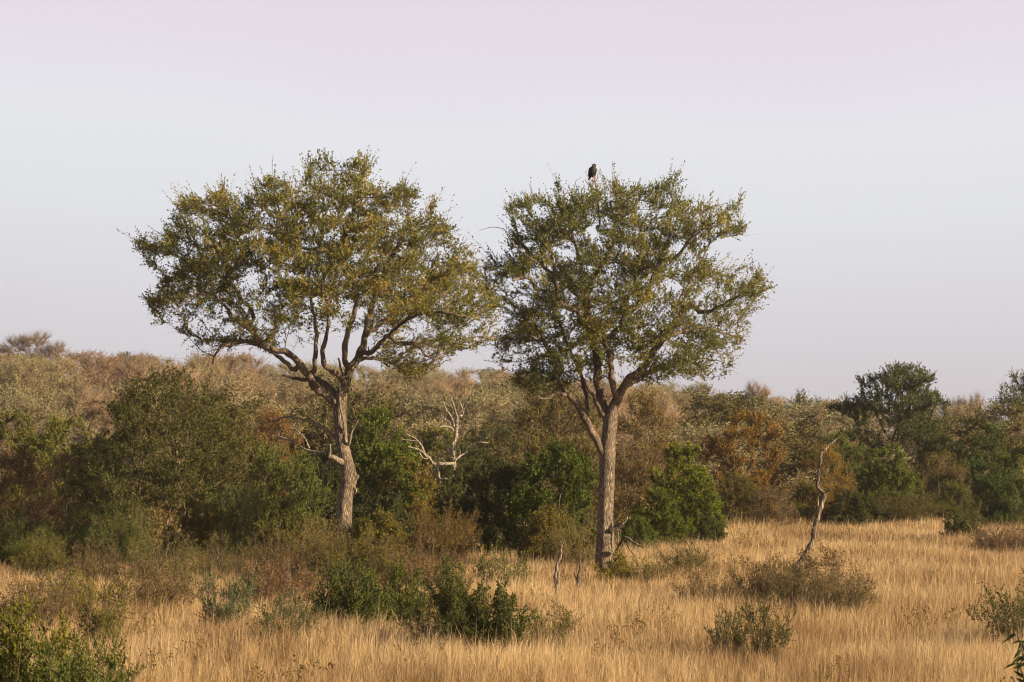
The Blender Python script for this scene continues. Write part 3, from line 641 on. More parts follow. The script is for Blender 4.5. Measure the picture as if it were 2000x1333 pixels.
RT_TRUNK = [(1182, 1140, 0, 22), (1182, 1085, 0, 19), (1183, 1050, 0, 17), (1183, 1002, 0, 15), (1185, 960, 0, 14.5), (1186, 920, 0, 15), (1186, 888, 0, 16), (1188, 860, 0, 14), (1191, 835, 0, 14), (1193, 815, 0, 12.5), (1198, 798, 0, 11), (1205, 780, 0, 9), (1213, 764, -.1, 4)]
RT_LIMBS = [
 [(1183, 895, -.05, 9), (1172, 875, -.1, 8.5), (1164, 858, -.15, 8.5), (1150, 832, -.2, 8), (1137, 806, -.3, 8), (1123, 785, -.4, 7), (1109, 771, -.5, 6), (1095, 752, -.7, 5), (1083, 720, -.9, 5), (1068, 678, -1.1, 4.5), (1050, 640, -1.3, 3.5), (1020, 610, -1.5, 2.5)],
 [(1189, 835, .05, 10), (1183, 806, .1, 10), (1173, 780, .3, 9.5), (1168, 745, .4, 9.5), (1166, 700, .5, 9), (1158, 665, .6, 9), (1150, 634, .7, 9.5), (1147, 600, .8, 9.5), (1147, 570, .8, 9), (1159, 540, .8, 6.5), (1178, 514, .9, 5.5), (1195, 480, 1, 4), (1200, 430, 1.1, 3), (1190, 395, 1.1, 1.8)],
 [(1193, 830, 0, 11), (1200, 795, 0, 10.5), (1213, 764, -.1, 10), (1230, 740, -.2, 9), (1254, 721, -.3, 8.5), (1271, 696, -.4, 8), (1285, 674, -.5, 7.5), (1298, 660, -.6, 7), (1323, 625, -.7, 6.5), (1334, 604, -.8, 6), (1354, 598, -.9, 5.5), (1366, 609, -.9, 4.5), (1388, 607, -1, 3.5), (1420, 590, -1.2, 2.8), (1450, 575, -1.4, 2)],
 [(1206, 778, 0, 7), (1197, 755, -.4, 7), (1193, 720, -.6, 7), (1189, 690, -.8, 6.5), (1180, 660, -.9, 6.5), (1155, 641, -1, 6), (1134, 628, -1.1, 5.5), (1127, 609, -1.2, 5.5), (1106, 599, -1.3, 5), (1090, 578, -1.4, 4.5), (1083, 533, -1.5, 4), (1078, 500, -1.5, 3), (1070, 450, -1.5, 2)],
 [(1106, 599, -1.3, 4.5), (1078, 588, -1.5, 4), (1056, 583, -1.7, 4), (1047, 562, -1.8, 3.5), (1030, 543, -1.9, 3), (1000, 548, -2.1, 2)],
 [(1182, 664, -.9, 6), (1198, 652, -.9, 6), (1212, 638, -1, 6), (1222, 618, -1, 5.5), (1253, 589, -1.1, 5.5), (1265, 570, -1.1, 5.5), (1276, 540, -1.2, 5), (1289, 511, -1.2, 5), (1299, 485, -1.2, 4), (1308, 463, -1.2, 3.5), (1310, 430, -1.3, 2.5), (1315, 390, -1.3, 1.8)],
 [(1289, 509, -1.2, 4.5), (1305, 506, -1.5, 4), (1323, 501, -1.7, 3.8), (1338, 481, -1.8, 3.2), (1370, 450, -2, 2.4), (1410, 440, -2.1, 1.8)],
 [(1332, 604, -.8, 4), (1329, 582, -.5, 3.2), (1341, 561, -.3, 2.6), (1360, 530, 0, 2)],
 [(1226, 752, -.1, 6), (1250, 740, .5, 5), (1285, 719, .9, 4.5), (1320, 712, 1.3, 3.5), (1360, 700, 1.6, 2.5), (1400, 705, 1.8, 1.5)],
 [(1145, 822, -.2, 5), (1146, 800, .2, 5), (1145, 775, .5, 4.5), (1135, 735, .8, 4), (1120, 700, 1, 3.5), (1100, 650, 1.2, 3), (1090, 620, 1.3, 2)],
 [(1180, 815, .1, 6), (1168, 795, -.4, 5), (1158, 773, -.7, 4), (1140, 740, -.9, 3)],
 [(1109, 771, -.5, 5), (1098, 770, -.8, 4.5), (1086, 768, -1.1, 3.5), (1070, 780, -1.3, 2.5), (1050, 775, -1.6, 1.5)],
 [(1147, 590, .8, 5), (1138, 550, 1.1, 4.5), (1130, 500, 1.3, 4), (1115, 450, 1.4, 3), (1110, 400, 1.4, 2)],
 [(1158, 665, .6, 6), (1185, 630, 1.3, 5), (1215, 600, 1.8, 4.5), (1240, 550, 2.1, 4), (1250, 490, 2.2, 3), (1250, 430, 2.2, 2)],
 [(1147, 600, .8, 5), (1110, 560, 1.5, 4), (1060, 520, 1.9, 3.5), (1020, 480, 2.1, 2.5)],
 [(1298, 662, -.6, 5), (1330, 650, 0, 4), (1370, 640, .5, 3.5), (1410, 650, .9, 2.8), (1440, 660, 1.1, 1.8)],
]
RT_DEAD = [
 [(1194, 1036, -.2, 7), (1206, 1030, -.25, 4.5), (1215, 1024, -.3, 3.5), (1221, 1019, -.3, 3), (1226, 1009, -.3, 1)],
 [(1206, 1032, -.2, 2), (1207, 1055, -.25, 1.5), (1210, 1066, -.25, 1)],
 [(1204, 1078, -.3, 5), (1212, 1062, -.5, 4), (1222, 1050, -.7, 3.5), (1238, 1060, -.8, 2.6), (1258, 1070, -.9, 1.2)],
 [(1222, 1051, -.7, 2), (1228, 1070, -.8, 1.6), (1242, 1088, -.9, 1)],
 [(1060, 520, -1.6, 1.6), (1015, 490, -1.8, 1.2), (992, 462, -1.9, 1.0), (988, 450, -2, .9), (962, 444, -2.1, .7), (936, 451, -2.1, .3)],
]
RT_POLY = [(944, 505), (962, 486), (986, 470), (984, 402), (1005, 395), (1036, 384), (1062, 380), (1092, 350), (1130, 366), (1165, 360), (1186, 382), (1194, 412), (1198, 350), (1240, 362), (1285, 360), (1332, 342), (1334, 380), (1358, 412), (1372, 394), (1400, 412), (1448, 392), (1440, 425), (1460, 440), (1450, 472), (1405, 470), (1385, 500), (1392, 528), (1430, 540), (1440, 522), (1484, 516), (1492, 548), (1530, 562), (1500, 590), (1482, 640), (1460, 655), (1440, 700), (1425, 735), (1385, 742), (1320, 742), (1270, 752), (1235, 742), (1210, 735), (1150, 745), (1105, 775), (1060, 790), (1020, 765), (985, 735), (962, 690), (966, 640), (952, 600), (940, 545)]
RT_HOLES = [(1115, 517, 13), (1194, 533, 14), (1109, 612, 11), (1043, 540, 14), (1122, 583, 10), (1040, 483, 11), (1251, 417, 17), (1314, 490, 17), (1320, 567, 16), (1452, 545, 14), (1397, 572, 13), (1340, 510, 12), (1410, 500, 16), (1000, 560, 10), (1180, 440, 8), (1215, 560, 9), (1300, 600, 9), (1240, 500, 9), (1030, 590, 10), (1380, 640, 12), (1430, 610, 12), (1350, 680, 10), (1300, 700, 10), (1190, 395, 9), (1130, 470, 9), (1370, 420, 8), (1215, 690, 10)]
RT_SPARSE = [(1190, 690, 1240, 780, .3), (1400, 580, 1520, 720, .6), (1280, 560, 1400, 640, .7), (1110, 720, 1180, 800, .6)]
tL = big_tree('tall wide tree with forked trunk and dead side branches, left of the two tall trees', 61.5, (671, 1134), LT_TRUNK, LT_LIMBS, LT_DEAD, LT_POLY, LT_HOLES, LT_SPARSE, 3, 5600, 4, (1.0, 1.0, 1.0), .08)
tR = big_tree('tall leafy tree with thick straight pale trunk and a dark bird on top', 64.6, (1182, 1140), RT_TRUNK, RT_LIMBS, RT_DEAD, RT_POLY, RT_HOLES, RT_SPARSE, 4, 5600, 4, (.86, .95, .95), .16)

# ------------------------------------------------------------------ bird
def make_bird():
    D = 64.6; u = D / F; O = wpos(1160, 352, D)
    root = empty('perched_eagle', O, 'dark chestnut and black eagle with red face perched on the highest twig', 'bird')
    bl = simple_mat('black_feathers', (.010, .009, .009), .6, .4); br = simple_mat('brown_feathers', (.016, .010, .008), .7, .3)
    red = simple_mat('red_skin', (.30, .07, .04), .5, .4); pale = simple_mat('pale_cere', (.75, .45, .38), .5, .4)
    def loft(rings, n=20):
        g = Geo(); pts = np.array([r[0] for r in rings], float); V = []
        T = nrm(np.gradient(pts, axis=0)); th = np.arange(n) * 2 * math.pi / n
        for (c, rx, ry), t in zip(rings, T):
            a = nrm(np.cross(t, np.array([0, 1, 0.]))); b = np.cross(a, t)
            V.append(np.array(c) + np.cos(th)[:, None] * a * rx + np.sin(th)[:, None] * b * ry)
        V = np.concatenate(V); m = len(rings); F4 = [(i * n + j, i * n + (j + 1) % n, (i + 1) * n + (j + 1) % n, (i + 1) * n + j) for i in range(m - 1) for j in range(n)]
        F3 = [(j, (j + 1) % n, len(V)) for j in range(n)] + [((m - 1) * n + j, (m - 1) * n + (j + 1) % n, len(V) + 1) for j in range(n)]
        g.add(np.concatenate([V, pts[:1], pts[-1:]]), F4, F3); return g
    p = lambda x, y, off=0: ((x - 1160) * u, off, (352 - y) * u)
    # photo columns/rows of the body axis, half widths in metres
    body = loft([(p(1158, 347), .012, .015), (p(1157.5, 344), .045, .05), (p(1157, 340), .068, .075), (p(1157, 336), .082, .09), (p(1157.5, 332), .088, .092), (p(1158.5, 329), .078, .08), (p(1159.6, 326.8), .056, .058), (p(1160, 325), .050, .054), (p(1160.3, 323), .055, .062), (p(1160.3, 321.3), .044, .05), (p(1160.3, 320.2), .016, .02)])
    link('body', body.mesh('body', True), br, root)
    for s, x0 in ((-1, 1152.5), (1, 1163)):
        wv = loft([(p(x0 + s * -1.5, 327.5, .0), .015, .02), (p(x0, 330, .0), .035, .07), (p(x0 - .6, 335, .02), .040, .085), (p(x0 - 1.3, 340, .03), .034, .07), (p(x0 - 2.0, 345, .05), .018, .04), (p(x0 - 2.2, 347, .05), .004, .01)])
        link('wing', wv.mesh('wing', True), bl, root)
    tl = loft([(p(1155, 342, .05), .03, .02), (p(1152.5, 347, .06), .026, .016), (p(1150.2, 351, .07), .014, .008)])
    link('tail', tl.mesh('tail', True), bl, root)
    bk = loft([(p(1158.6, 324.6, -.045), .016, .02), (p(1158.2, 325.0, -.07), .012, .013), (p(1157.9, 326.0, -.088), .004, .005)], 10)
    link('beak', bk.mesh('beak', True), bl, root)
    fc = loft([(p(1158.9, 324.1, -.035), .017, .022), (p(1158.5, 324.5, -.060), .014, .016)], 10)
    link('face', fc.mesh('face', True), pale, root)
    for s in (-1, 1):
        g = Geo(); x = 1159.6 + s * 1.3
        tubes(g, [(np.array([p(1158 + s * 1.6, 344, -.01), p(x - .2, 348, -.02), p(x, 351.6, -.01)]), np.array([.016, .010, .008]))], lambda r: 8)
        for k in (-1, 0, 1): tubes(g, [(np.array([p(x, 351.5, -.01), p(x + k * .9, 352.0, -.035), p(x + k * 1.2, 353.4, -.042)]), np.array([.007, .006, .002]))], lambda r: 6)
        tubes(g, [(np.array([p(x, 351.5, -.01), p(x, 351.9, .02), p(x, 353, .03)]), np.array([.007, .006, .002]))], lambda r: 6)
        link('leg', g.mesh('leg', True), red, root)
make_bird()
# the bare twig it sits on belongs to the right tree
g = Geo(); pw = lambda x, y, o, r: (*wpos(x, y, 64.6 + o), r * 64.6 / F)
for ln in ([(1172, 440, .9, 2.2), (1168, 400, .5, 1.8), (1165, 372, .1, 1.5), (1161, 356, 0, 1.2), (1154, 353.2, 0, 1.0)], [(1160, 353.4, 0, 1.1), (1165, 353.6, 0, 1.0), (1167, 345, 0, .7), (1166, 340, 0, .4)],
           [(1165, 372, .1, 1.2), (1150, 362, 0, .9), (1142, 350, 0, .5)], [(1130, 372, .1, 1), (1124, 356, 0, .6), (1136, 346, 0, .3)]):
    s = spline([pw(*q) for q in ln], .03); tubes(g, [(s[:, :3], s[:, 3])], lambda r: 6)
link('perch_twig', g.mesh('perch_twig', True, tR.location[:]), M['twig'], tR)

# ------------------------------------------------------------------ dead trees and stumps
def dead_thing(name, label, cat, D, base, parts, mat='dead', step=.04, rough=.05, thick=1.0):
    X0 = wpos(base[0], base[1], D); X0[2] = float(gz(X0[0], D)); root = empty(name, X0, label, cat)
    for q, pl in enumerate(parts):
        s = spline([(*wpos(p[0], p[1], D + p[2]), p[3] * thick * D / F) for p in pl], step); kk = np.arange(len(s)); s[:, 3] *= 1 + .13 * np.sin(kk * .83 + q) + .08 * np.sin(kk * 2.3); s[:, 0] += .010 * np.sin(kk * .47 + q) + .005 * np.sin(kk * 1.7); g = Geo(); tubes(g, [(s[:, :3], s[:, 3])], lambda r: 16 if r > .04 else 8, rough=rough)
        link('trunk' if q == 0 else 'branch', g.mesh('wood', True, X0), M[mat], root)
    return root
dead_thing('dead_tree', 'bleached leafless dead tree with forked pale branches standing among green bushes', 'dead tree', 84, (886, 1075), [
 [(885, 1078, .6, 7), (884, 1000, .6, 6.5), (886, 940, .4, 6), (886, 900, .2, 5), (884, 880, 0, 4.8), (886, 865, 0, 4.8), (891, 850, 0, 4.6), (891, 838, 0, 5), (892, 825, 0, 4.6), (895, 812, 0, 4)],
 [(895, 815, 0, 3.6), (903, 810, .1, 3), (905, 806, .1, 2.4), (901, 795, .15, 2), (897, 783, .2, 1.2)],
 [(894, 818, 0, 3), (890, 806, -.1, 2.6), (886, 793, -.15, 2), (881, 780, -.2, 1.2)],
 [(888, 838, 0, 3.6), (884, 823, -.1, 3), (876, 807, -.2, 2.4), (869, 796, -.25, 1.8), (865, 784, -.3, 1)],
 [(887, 843, 0, 3), (880, 836, -.2, 2.6), (868, 833, -.3, 2.2), (859, 835, -.4, 1.2)],
 [(881, 834, -.2, 1.8), (876, 824, -.3, 1.6), (868, 819, -.3, 1.3), (864, 810, -.3, .8)], [(864, 832, -.3, 1.4), (863, 820, -.3, 1.1), (862, 812, -.3, .7)], [(869, 819, -.3, 1), (871, 808, -.3, .7)],
 [(884, 892, 0, 3.2), (876, 882, .2, 2), (870, 865, .3, 1)], [(893, 838, 0, 2), (900, 830, .2, 1.5), (905, 822, .2, .8)],
 [(889, 900, .1, 2.6), (900, 890, .2, 2.6), (911, 883, .3, 2.4), (914, 874, .3, 2.2), (922, 868, .4, 2), (936, 864, .5, 1.8), (955, 866, .6, 1.2)], [(938, 864, .5, 1), (941, 856, .5, .6)], [(899, 890, .2, 1.4), (897, 878, .2, 1), (896, 868, .2, .6)],
 [(887, 905, .2, 4), (876, 906, 0, 3.2), (860, 906, -.2, 3.4), (846, 905, -.4, 3.8), (839, 896, -.5, 3.2), (829, 885, -.6, 2.8), (822, 870, -.7, 2.6), (812, 858, -.8, 2), (797, 850, -.9, 1.2), (791, 845, -.9, .7)],
 [(817, 863, -.8, 1.6), (804, 861, -.8, 1.4), (781, 858, -.8, 1)], [(833, 893, -.6, 2), (824, 882, -.8, 1.6), (811, 876, -.9, 1.3), (797, 873, -1, .8)], [(836, 896, -.6, 1.8), (826, 895, -.7, 1.4), (817, 882, -.8, 1), (808, 876, -.8, .6)],
 [(847, 906, -.4, 2.6), (855, 918, -.5, 2.4), (858, 932, -.6, 2.2), (861, 937, -.6, 2.4), (870, 936, -.7, 2.4), (880, 935, -.7, 1.4)]], 'bleached', thick=.85)
dead_thing('leaning_snag', 'single crooked bare dead trunk leaning out of the shrub in the grass', 'dead tree', 56, (1548, 1184), [
 [(1546, 1190, .1, 10), (1553, 1130, 0, 10), (1556, 1110, 0, 9), (1566, 1094, 0, 7.5), (1577, 1078, 0, 6), (1587, 1054, 0, 5.6), (1594, 1020, 0, 5.6), (1600, 1000, 0, 5.4), (1606, 985, 0, 5.6), (1608, 966, 0, 5.2), (1602, 957, 0, 4), (1597, 947, 0, 3.6), (1598, 930, 0, 3.2), (1602, 905, 0, 3.2), (1604, 885, 0, 3.2), (1611, 880, .05, 3.8), (1618, 872, .1, 3), (1628, 862, .15, 2), (1641, 853, .2, .7)],
 [(1590, 1035, 0, 2.5), (1583, 1026, -.1, 1.4), (1581, 1020, -.1, .6)], [(1599, 915, 0, 1.6), (1605, 908, -.1, 1), (1607, 903, -.1, .4)], [(1611, 880, 0, 1.6), (1606, 872, -.1, 1), (1605, 866, -.1, .4)], [(1608, 966, 0, 2), (1616, 960, -.1, 1.5), (1624, 957, -.15, .8)], [(1600, 1000, 0, 2), (1597, 985, -.1, 1.6), (1599, 972, -.1, .8)], [(1555, 1125, 0, 3), (1545, 1150, -.2, 3), (1548, 1185, -.3, 3)]], 'grey_wood', thick=.86)
dead_thing('thin_snag', 'thin split dead stem standing alone in the grass', 'dead stem', 55, (1088, 1190), [
 [(1087, 1192, 0, 4.5), (1087, 1165, 0, 4.2), (1087, 1140, 0, 4.6), (1086, 1118, 0, 3.8), (1088, 1104, 0, 3), (1093, 1092, 0, 2.6), (1096, 1075, 0, 2), (1099, 1062, 0, 1.6), (1102, 1058, 0, .8)],
 [(1089, 1140, -.03, 2.6), (1091, 1125, -.03, 2), (1093, 1116, -.03, .8)], [(1098, 1063, 0, 1), (1095, 1057, 0, .6)]], 'dead', .03)
dead_thing('dead_stump', 'short dark broken stump beside the thin dead stem', 'stump', 57, (1130, 1180), [
 [(1130, 1184, 0, 5), (1129, 1155, 0, 5), (1129, 1140, 0, 4.5), (1131, 1128, 0, 3.5), (1132, 1112, 0, 2.6), (1134, 1098, 0, 1.6), (1133, 1088, 0, .8)],
 [(1128, 1140, 0, 2.4), (1124, 1126, 0, 1.8), (1124, 1118, 0, .8)], [(1131, 1125, 0, 2), (1136, 1116, 0, 1.5), (1136, 1106, 0, .6)]], 'limb', .03)

# ------------------------------------------------------------------ shrubs in the grass (near)
DG = (.045, .058, .014); MG = (.070, .082, .018); OG = (.095, .090, .028); YG = (.14, .125, .028); BR = (.14, .085, .038); OR = (.25, .125, .035); RD = (.16, .065, .03)
GR = (.11, .105, .07); BG = (.050, .075, .040)
g1 = 'shrubs in the dry grass'
S = lambda *a, **k: plant(*a, **k)
S('sh_near', -150, 145, 1196, 27, (.080, .088, .012), 'leafy_bush', 'large leafy green bush in the bottom left corner', 'bush', g1)
S('sh_near', 70, 190, 1275, 25.5, (.060, .075, .020), 'leafy_bush', 'low green bush at the bottom edge beside the corner bush', 'bush', g1)
S('sh_spiky', 140, 232, 1222, 32, MG, 'shrub', 'small sparse green shrub right of the corner bush', 'shrub', g1)
S('sh_spiky', 165, 262, 1115, 44, OG, 'shrub', 'upright bronze green shrub on the left grass', 'shrub', g1)
S('sh_loose', 50, 165, 1105, 52, (.055, .075, .030), 'shrub', 'loose grey green shrub at the left edge of the grass', 'shrub', g1)
S('sh_loose', 100, 165, 1112, 50, YG, 'shrub', 'small yellow green shrub in the left grass', 'shrub', g1)
S('sh_spiky', 385, 530, 1115, 45, BG, 'shrub', 'dark blue green shrub with stiff shoots left of centre', 'shrub', g1)
S('sh_twiggy', 560, 650, 1150, 46, BG, 'shrub', 'thin twiggy shrub beside the wide green bush', 'shrub', g1)
S('sh_round', 632, 760, 1105, 46, (.052, .070, .016), 'leafy_bush', 'dense dark green bush below the left tall tree', 'bush', g1)
S('sh_dense', 715, 845, 1100, 47, (.066, .080, .018), 'leafy_bush', 'wide green bush joined to the dark bush below the left tall tree', 'bush', g1)
S('sh_tall', 840, 925, 1095, 43, (.058, .070, .016), 'leafy_bush', 'tall narrow green bush left of the rounded green bush', 'bush', g1)
S('sh_round', 905, 1025, 1145, 41.5, (.042, .056, .012), 'leafy_bush', 'rounded dark green bush in the centre foreground', 'bush', g1)
S('sh_loose', 1035, 1112, 1176, 43, OG, 'shrub', 'low faded shrub right of the rounded green bush', 'shrub', g1)
S('sh_loose', 930, 1045, 1066, 60, (.07, .09, .025), 'shrub', 'low green shrub at the edge of the thicket left of the thin dead stem', 'shrub', g1)
S('sh_loose', 300, 400, 1085, 54, (.085, .08, .03), 'shrub', 'faded olive shrub in the grass below the big dark left tree', 'shrub', g1)
S('sh_twiggy', 250, 345, 1100, 51, (.11, .08, .04), 'shrub', 'dry brown shrub in the left grass below the thicket', 'shrub', g1)
S('sh_twiggy', 500, 600, 1085, 54, (.12, .075, .04), 'shrub', 'reddish brown dry shrub below the left tall tree', 'shrub', g1)
S('sh_twiggy', 20, 110, 1125, 48, (.10, .075, .035), 'shrub', 'brown twiggy shrub at the far left of the grass', 'shrub', g1)
S('sh_loose', 600, 700, 1080, 56, (.07, .075, .025), 'shrub', 'olive shrub above the dense dark green bush', 'shrub', g1)
S('sh_loose', 515, 590, 1165, 42, (.055, .07, .025), 'shrub', 'small dark shrub in the grass left of the dense dark green bush', 'shrub', g1)
S('sh_twiggy', 770, 860, 1075, 57, (.11, .08, .04), 'shrub', 'dry tangle above the wide green bush', 'shrub', g1)
S('sh_twiggy', 1590, 1700, 1110, 51, (.10, .08, .04), 'shrub', 'dry brush spreading right from the crooked dead trunk', 'shrub', g1)
S('sh_loose', 820, 880, 1150, 43, (.06, .075, .022), 'shrub', 'small green shrub joining the wide bush and the tall narrow bush', 'shrub', g1)
S('sh_dense', 1165, 1235, 1078, 61, YG, 'shrub', 'bright yellow green shrub at the foot of the right tall tree', 'shrub', g1)
S('sh_loose', 1225, 1300, 1082, 61, OG, 'shrub', 'olive shrub just right of the right tall tree trunk', 'shrub', g1)
S('sh_spiky', 1385, 1470, 1182, 41, (.060, .068, .022), 'shrub', 'short dark shrub with spreading twigs in the right foreground', 'shrub', g1)
S('sh_spiky', 1435, 1538, 1162, 40, (.055, .060, .020), 'shrub', 'spiky dark shrub with rising shoots in the right foreground', 'shrub', g1)
S('sh_twiggy', 1345, 1420, 1115, 52, (.09, .07, .035), 'shrub', 'small brown shrub at the left end of the twiggy thicket', 'shrub', g1)
S('sh_twiggy', 1430, 1560, 1085, 53, (.10, .075, .04), 'shrub', 'brown twiggy shrub left of the crooked dead trunk', 'shrub', g1)
S('sh_twiggy', 1500, 1620, 1098, 52, (.10, .085, .04), 'shrub', 'tangled shrub at the foot of the crooked dead trunk', 'shrub', g1)
S('sh_lean', 1540, 1735, 1062, 53, (.095, .068, .030), 'shrub', 'leaning loose shrub right of the crooked dead trunk', 'shrub', g1)
S('sh_round', 1838, 1914, 1000, 84, DG, 'leafy_bush', 'small round dark bush alone on the far grass', 'bush', g1)
S('sh_twiggy', 1915, 1985, 1022, 76, (.09, .06, .04), 'shrub', 'reddish brown twiggy shrub near the right edge', 'shrub', g1)
S('sh_twiggy', 1965, 2040, 1018, 77, (.12, .07, .04), 'shrub', 'brown shrub cut by the right edge of the far grass', 'shrub', g1)
S('sh_loose', 1900, 2060, 1130, 44, (.055, .070, .018), 'shrub', 'open green shrub at the right edge of the grass', 'shrub', g1)
S('sh_twiggy', 1325, 1350, 1058, 66, OG, 'shrub', 'tiny shrub in the grass before the round green bushes', 'shrub', g1)

# ------------------------------------------------------------------ the thicket (55-120 m)
g2 = 'bushes and trees of the thicket'
B_ = lambda key, x0, x1, yt, d, c, lab, name='thicket_bush', cat='bush', **k: plant(key, x0, x1, yt, d, c, name, lab, cat, g2, **k)
T_ = lambda key, x0, x1, yt, d, c, lab, **k: plant(key, x0, x1, yt, d, c, 'woodland_tree', lab, 'tree', g2, part='crown', stem='trunk', **k)
# left part
B_('bu_round', 862, 960, 902, 80, (.055, .062, .022), 'dark olive bush hiding the foot of the bleached dead tree')
B_('bu_stick', 480, 580, 1030, 60, (.095, .075, .030), 'brown olive bush with crooked stems left of the left tall trunk')
B_('bu_stick', 690, 800, 1045, 58, (.12, .085, .045), 'dry reddish brush right of the foot of the left tall tree')
B_('bu_stick', 780, 905, 1040, 60, (.11, .08, .040), 'low dry brush before the dark olive bush')
B_('bu_fan', 180, 300, 985, 66, (.06, .08, .022), 'green leafy bush below the bare branches of the big dark tree')
B_('bu_fan', 20, 130, 1040, 62, (.10, .10, .028), 'yellow green brush at the left where the thicket meets the grass')
B_('bu_stick', 130, 250, 1050, 61, (.11, .085, .035), 'brown brush at the left where the thicket meets the grass')
B_('bu_round', 480, 620, 975, 66, (.075, .080, .024), 'rounded olive bush in front of the feathery green bush')
B_('bu_stick', 235, 400, 1035, 61, OG, 'olive twiggy bush low in front of the big dark left tree')
B_('bu_stick', 370, 500, 1040, 62, (.085, .085, .025), 'olive shrub with crooked stems right of the big dark left tree')
B_('bu_fan', 600, 765, 1028, 57.5, (.085, .080, .025), 'spreading olive bush hiding the foot of the left tall tree')
B_('bu_stick', 560, 680, 1012, 59, (.13, .085, .045), 'brownish twiggy bush left of the left tall trunk')
B_('bu_broad', 690, 770, 1003, 60.5, (.105, .095, .025), 'leafy bush just right of the left tall trunk')
B_('bu_fan', 430, 585, 935, 68, (.085, .090, .022), 'olive bush with upright shoots left of the left tall trunk')
B_('bu_round', 405, 500, 958, 72, (.055, .074, .034), 'blue green bush between the dark tree and the left tall tree')
B_('bu_fan', -40, 110, 1000, 67, (.075, .095, .022), 'green bush at the left edge above the grass')
B_('bu_fan', 90, 230, 1010, 68, (.060, .090, .022), 'fresh green bush under the big dark left tree')
B_('bu_twiggy', -60, 100, 880, 72, (.10, .06, .026), 'rusty brown bush at the left edge')
B_('bu_round', 330, 440, 975, 70, (.11, .09, .025), 'yellowish bush under the right side of the big dark tree')
T_('tr_dome', 125, 490, 742, 76, (.046, .054, .014), 'big spreading dark green tree with bare lower branches on the left', wood=(1.1, 1, .9))
T_('tr_open', 340, 540, 800, 80, (.085, .085, .025), 'olive tree at the right shoulder of the big dark tree')
T_('tr_round', -70, 90, 805, 84, (.085, .090, .025), 'olive green tree at the left edge of the thicket')
T_('tr_round', 60, 170, 815, 82, (.095, .105, .025), 'lighter green tree left of the big dark tree')
B_('bu_twiggy', 95, 200, 875, 78, (.11, .085, .04), 'brownish bush against the left side of the big dark tree')
T_('tr_open', 470, 580, 800, 92, (.14, .085, .035), 'small autumn brown tree behind the dead branches of the left tall tree')
B_('bu_feather', 490, 620, 870, 80, (.075, .095, .025), 'feathery green bush left of the left tall trunk')
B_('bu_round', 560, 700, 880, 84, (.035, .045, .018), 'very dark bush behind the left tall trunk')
# centre
T_('bu_dome', 685, 810, 800, 88, (.074, .098, .018), 'bright green tree right of the left tall trunk')
T_('tr_round', 790, 910, 835, 93, (.09, .10, .025), 'green tree behind the bleached dead tree')
B_('bu_round', 700, 880, 893, 88, (.14, .115, .030), 'yellow olive bush below the bleached dead tree')
B_('bu_round', 690, 830, 965, 72, (.050, .065, .028), 'dark olive bush right of the left tall trunk')
B_('bu_fan', 800, 930, 985, 70, (.11, .080, .028), 'brown and olive bush left of the dark round bush')
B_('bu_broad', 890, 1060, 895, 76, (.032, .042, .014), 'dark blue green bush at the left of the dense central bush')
B_('bu_broad', 960, 1190, 868, 74, (.046, .070, .011), 'large dense deep green bush behind the right tall trunk')
B_('bu_broad', 1000, 1150, 990, 69, (.10, .085, .022), 'yellowish leafy bush below the large dense green bush')
B_('bu_stick', 1080, 1180, 985, 67.5, (.11, .10, .025), 'thin olive bush left of the right tall trunk')
T_('tr_open', 975, 1150, 740, 84, (.085, .075, .035), 'grey twisted half bare tree behind the right tall tree', wood=(.7, .65, .6))
T_('tr_open', 900, 1010, 830, 90, (.045, .055, .025), 'small dark tree left of the twisted half bare tree')
T_('tr_open', 1190, 1310, 765, 95, (.11, .085, .035), 'brown olive tree right of the right tall trunk')
B_('bu_twiggy', 1195, 1290, 870, 91, (.11, .08, .035), 'brown twiggy bush between the trunk and the round green bush')
B_('bu_dome', 1262, 1400, 868, 86, (.100, .122, .014), 'round bright green bush right of the right tall tree')
B_('bu_dome', 1325, 1420, 925, 84, (.088, .112, .016), 'bright green rounded bush at the right shoulder of the round bright green bush')
B_('bu_dome', 1225, 1345, 955, 80, (.072, .096, .015), 'lower green bush in front of the round bright green bush')
B_('bu_round', 1200, 1290, 1008, 74, (.070, .100, .022), 'small green bush just right of the right tall trunk')
B_('bu_round', 1335, 1430, 1008, 82, (.050, .065, .025), 'dark low bush at the edge of the far grass')
B_('bu_fan', 1290, 1400, 985, 86, (.11, .10, .035), 'pale grassy bush beneath the round bright green bush')
# right
T_('tr_round', 1365, 1560, 805, 98, (.150, .095, .030), 'orange brown autumn tree right of centre', wood=(.7, .6, .5))
T_('tr_open', 1535, 1685, 868, 98, (.155, .105, .030), 'smaller golden brown tree behind the crooked dead trunk')
B_('bu_feather', 1380, 1500, 925, 95, (.085, .085, .025), 'olive bush below the orange brown tree')
B_('bu_twiggy', 1440, 1560, 950, 94, (.095, .075, .045), 'grey tangled bush of dead twigs under the orange brown tree')
B_('bu_feather', 1530, 1640, 940, 97, (.085, .080, .022), 'olive bush behind the crooked dead trunk')
B_('bu_round', 1670, 1800, 872, 100, (.080, .105, .022), 'green rounded bush below the umbrella shaped tree')
B_('bu_feather', 1610, 1720, 905, 102, (.060, .085, .025), 'green bush right of the golden brown tree')
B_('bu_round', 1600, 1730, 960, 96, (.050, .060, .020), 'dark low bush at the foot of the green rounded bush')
B_('bu_twiggy', 1780, 1905, 885, 101, (.095, .080, .028), 'olive brown bush right of the green rounded bush')
B_('bu_fan', 1700, 1830, 955, 97, (.080, .078, .024), 'low olive bush along the far grass')
T_('tr_round', 1878, 1990, 830, 106, (.050, .070, .020), 'dark green tree near the right edge')
T_('tr_round', 1950, 2080, 850, 102, (.070, .090, .022), 'green tree cut by the right edge')
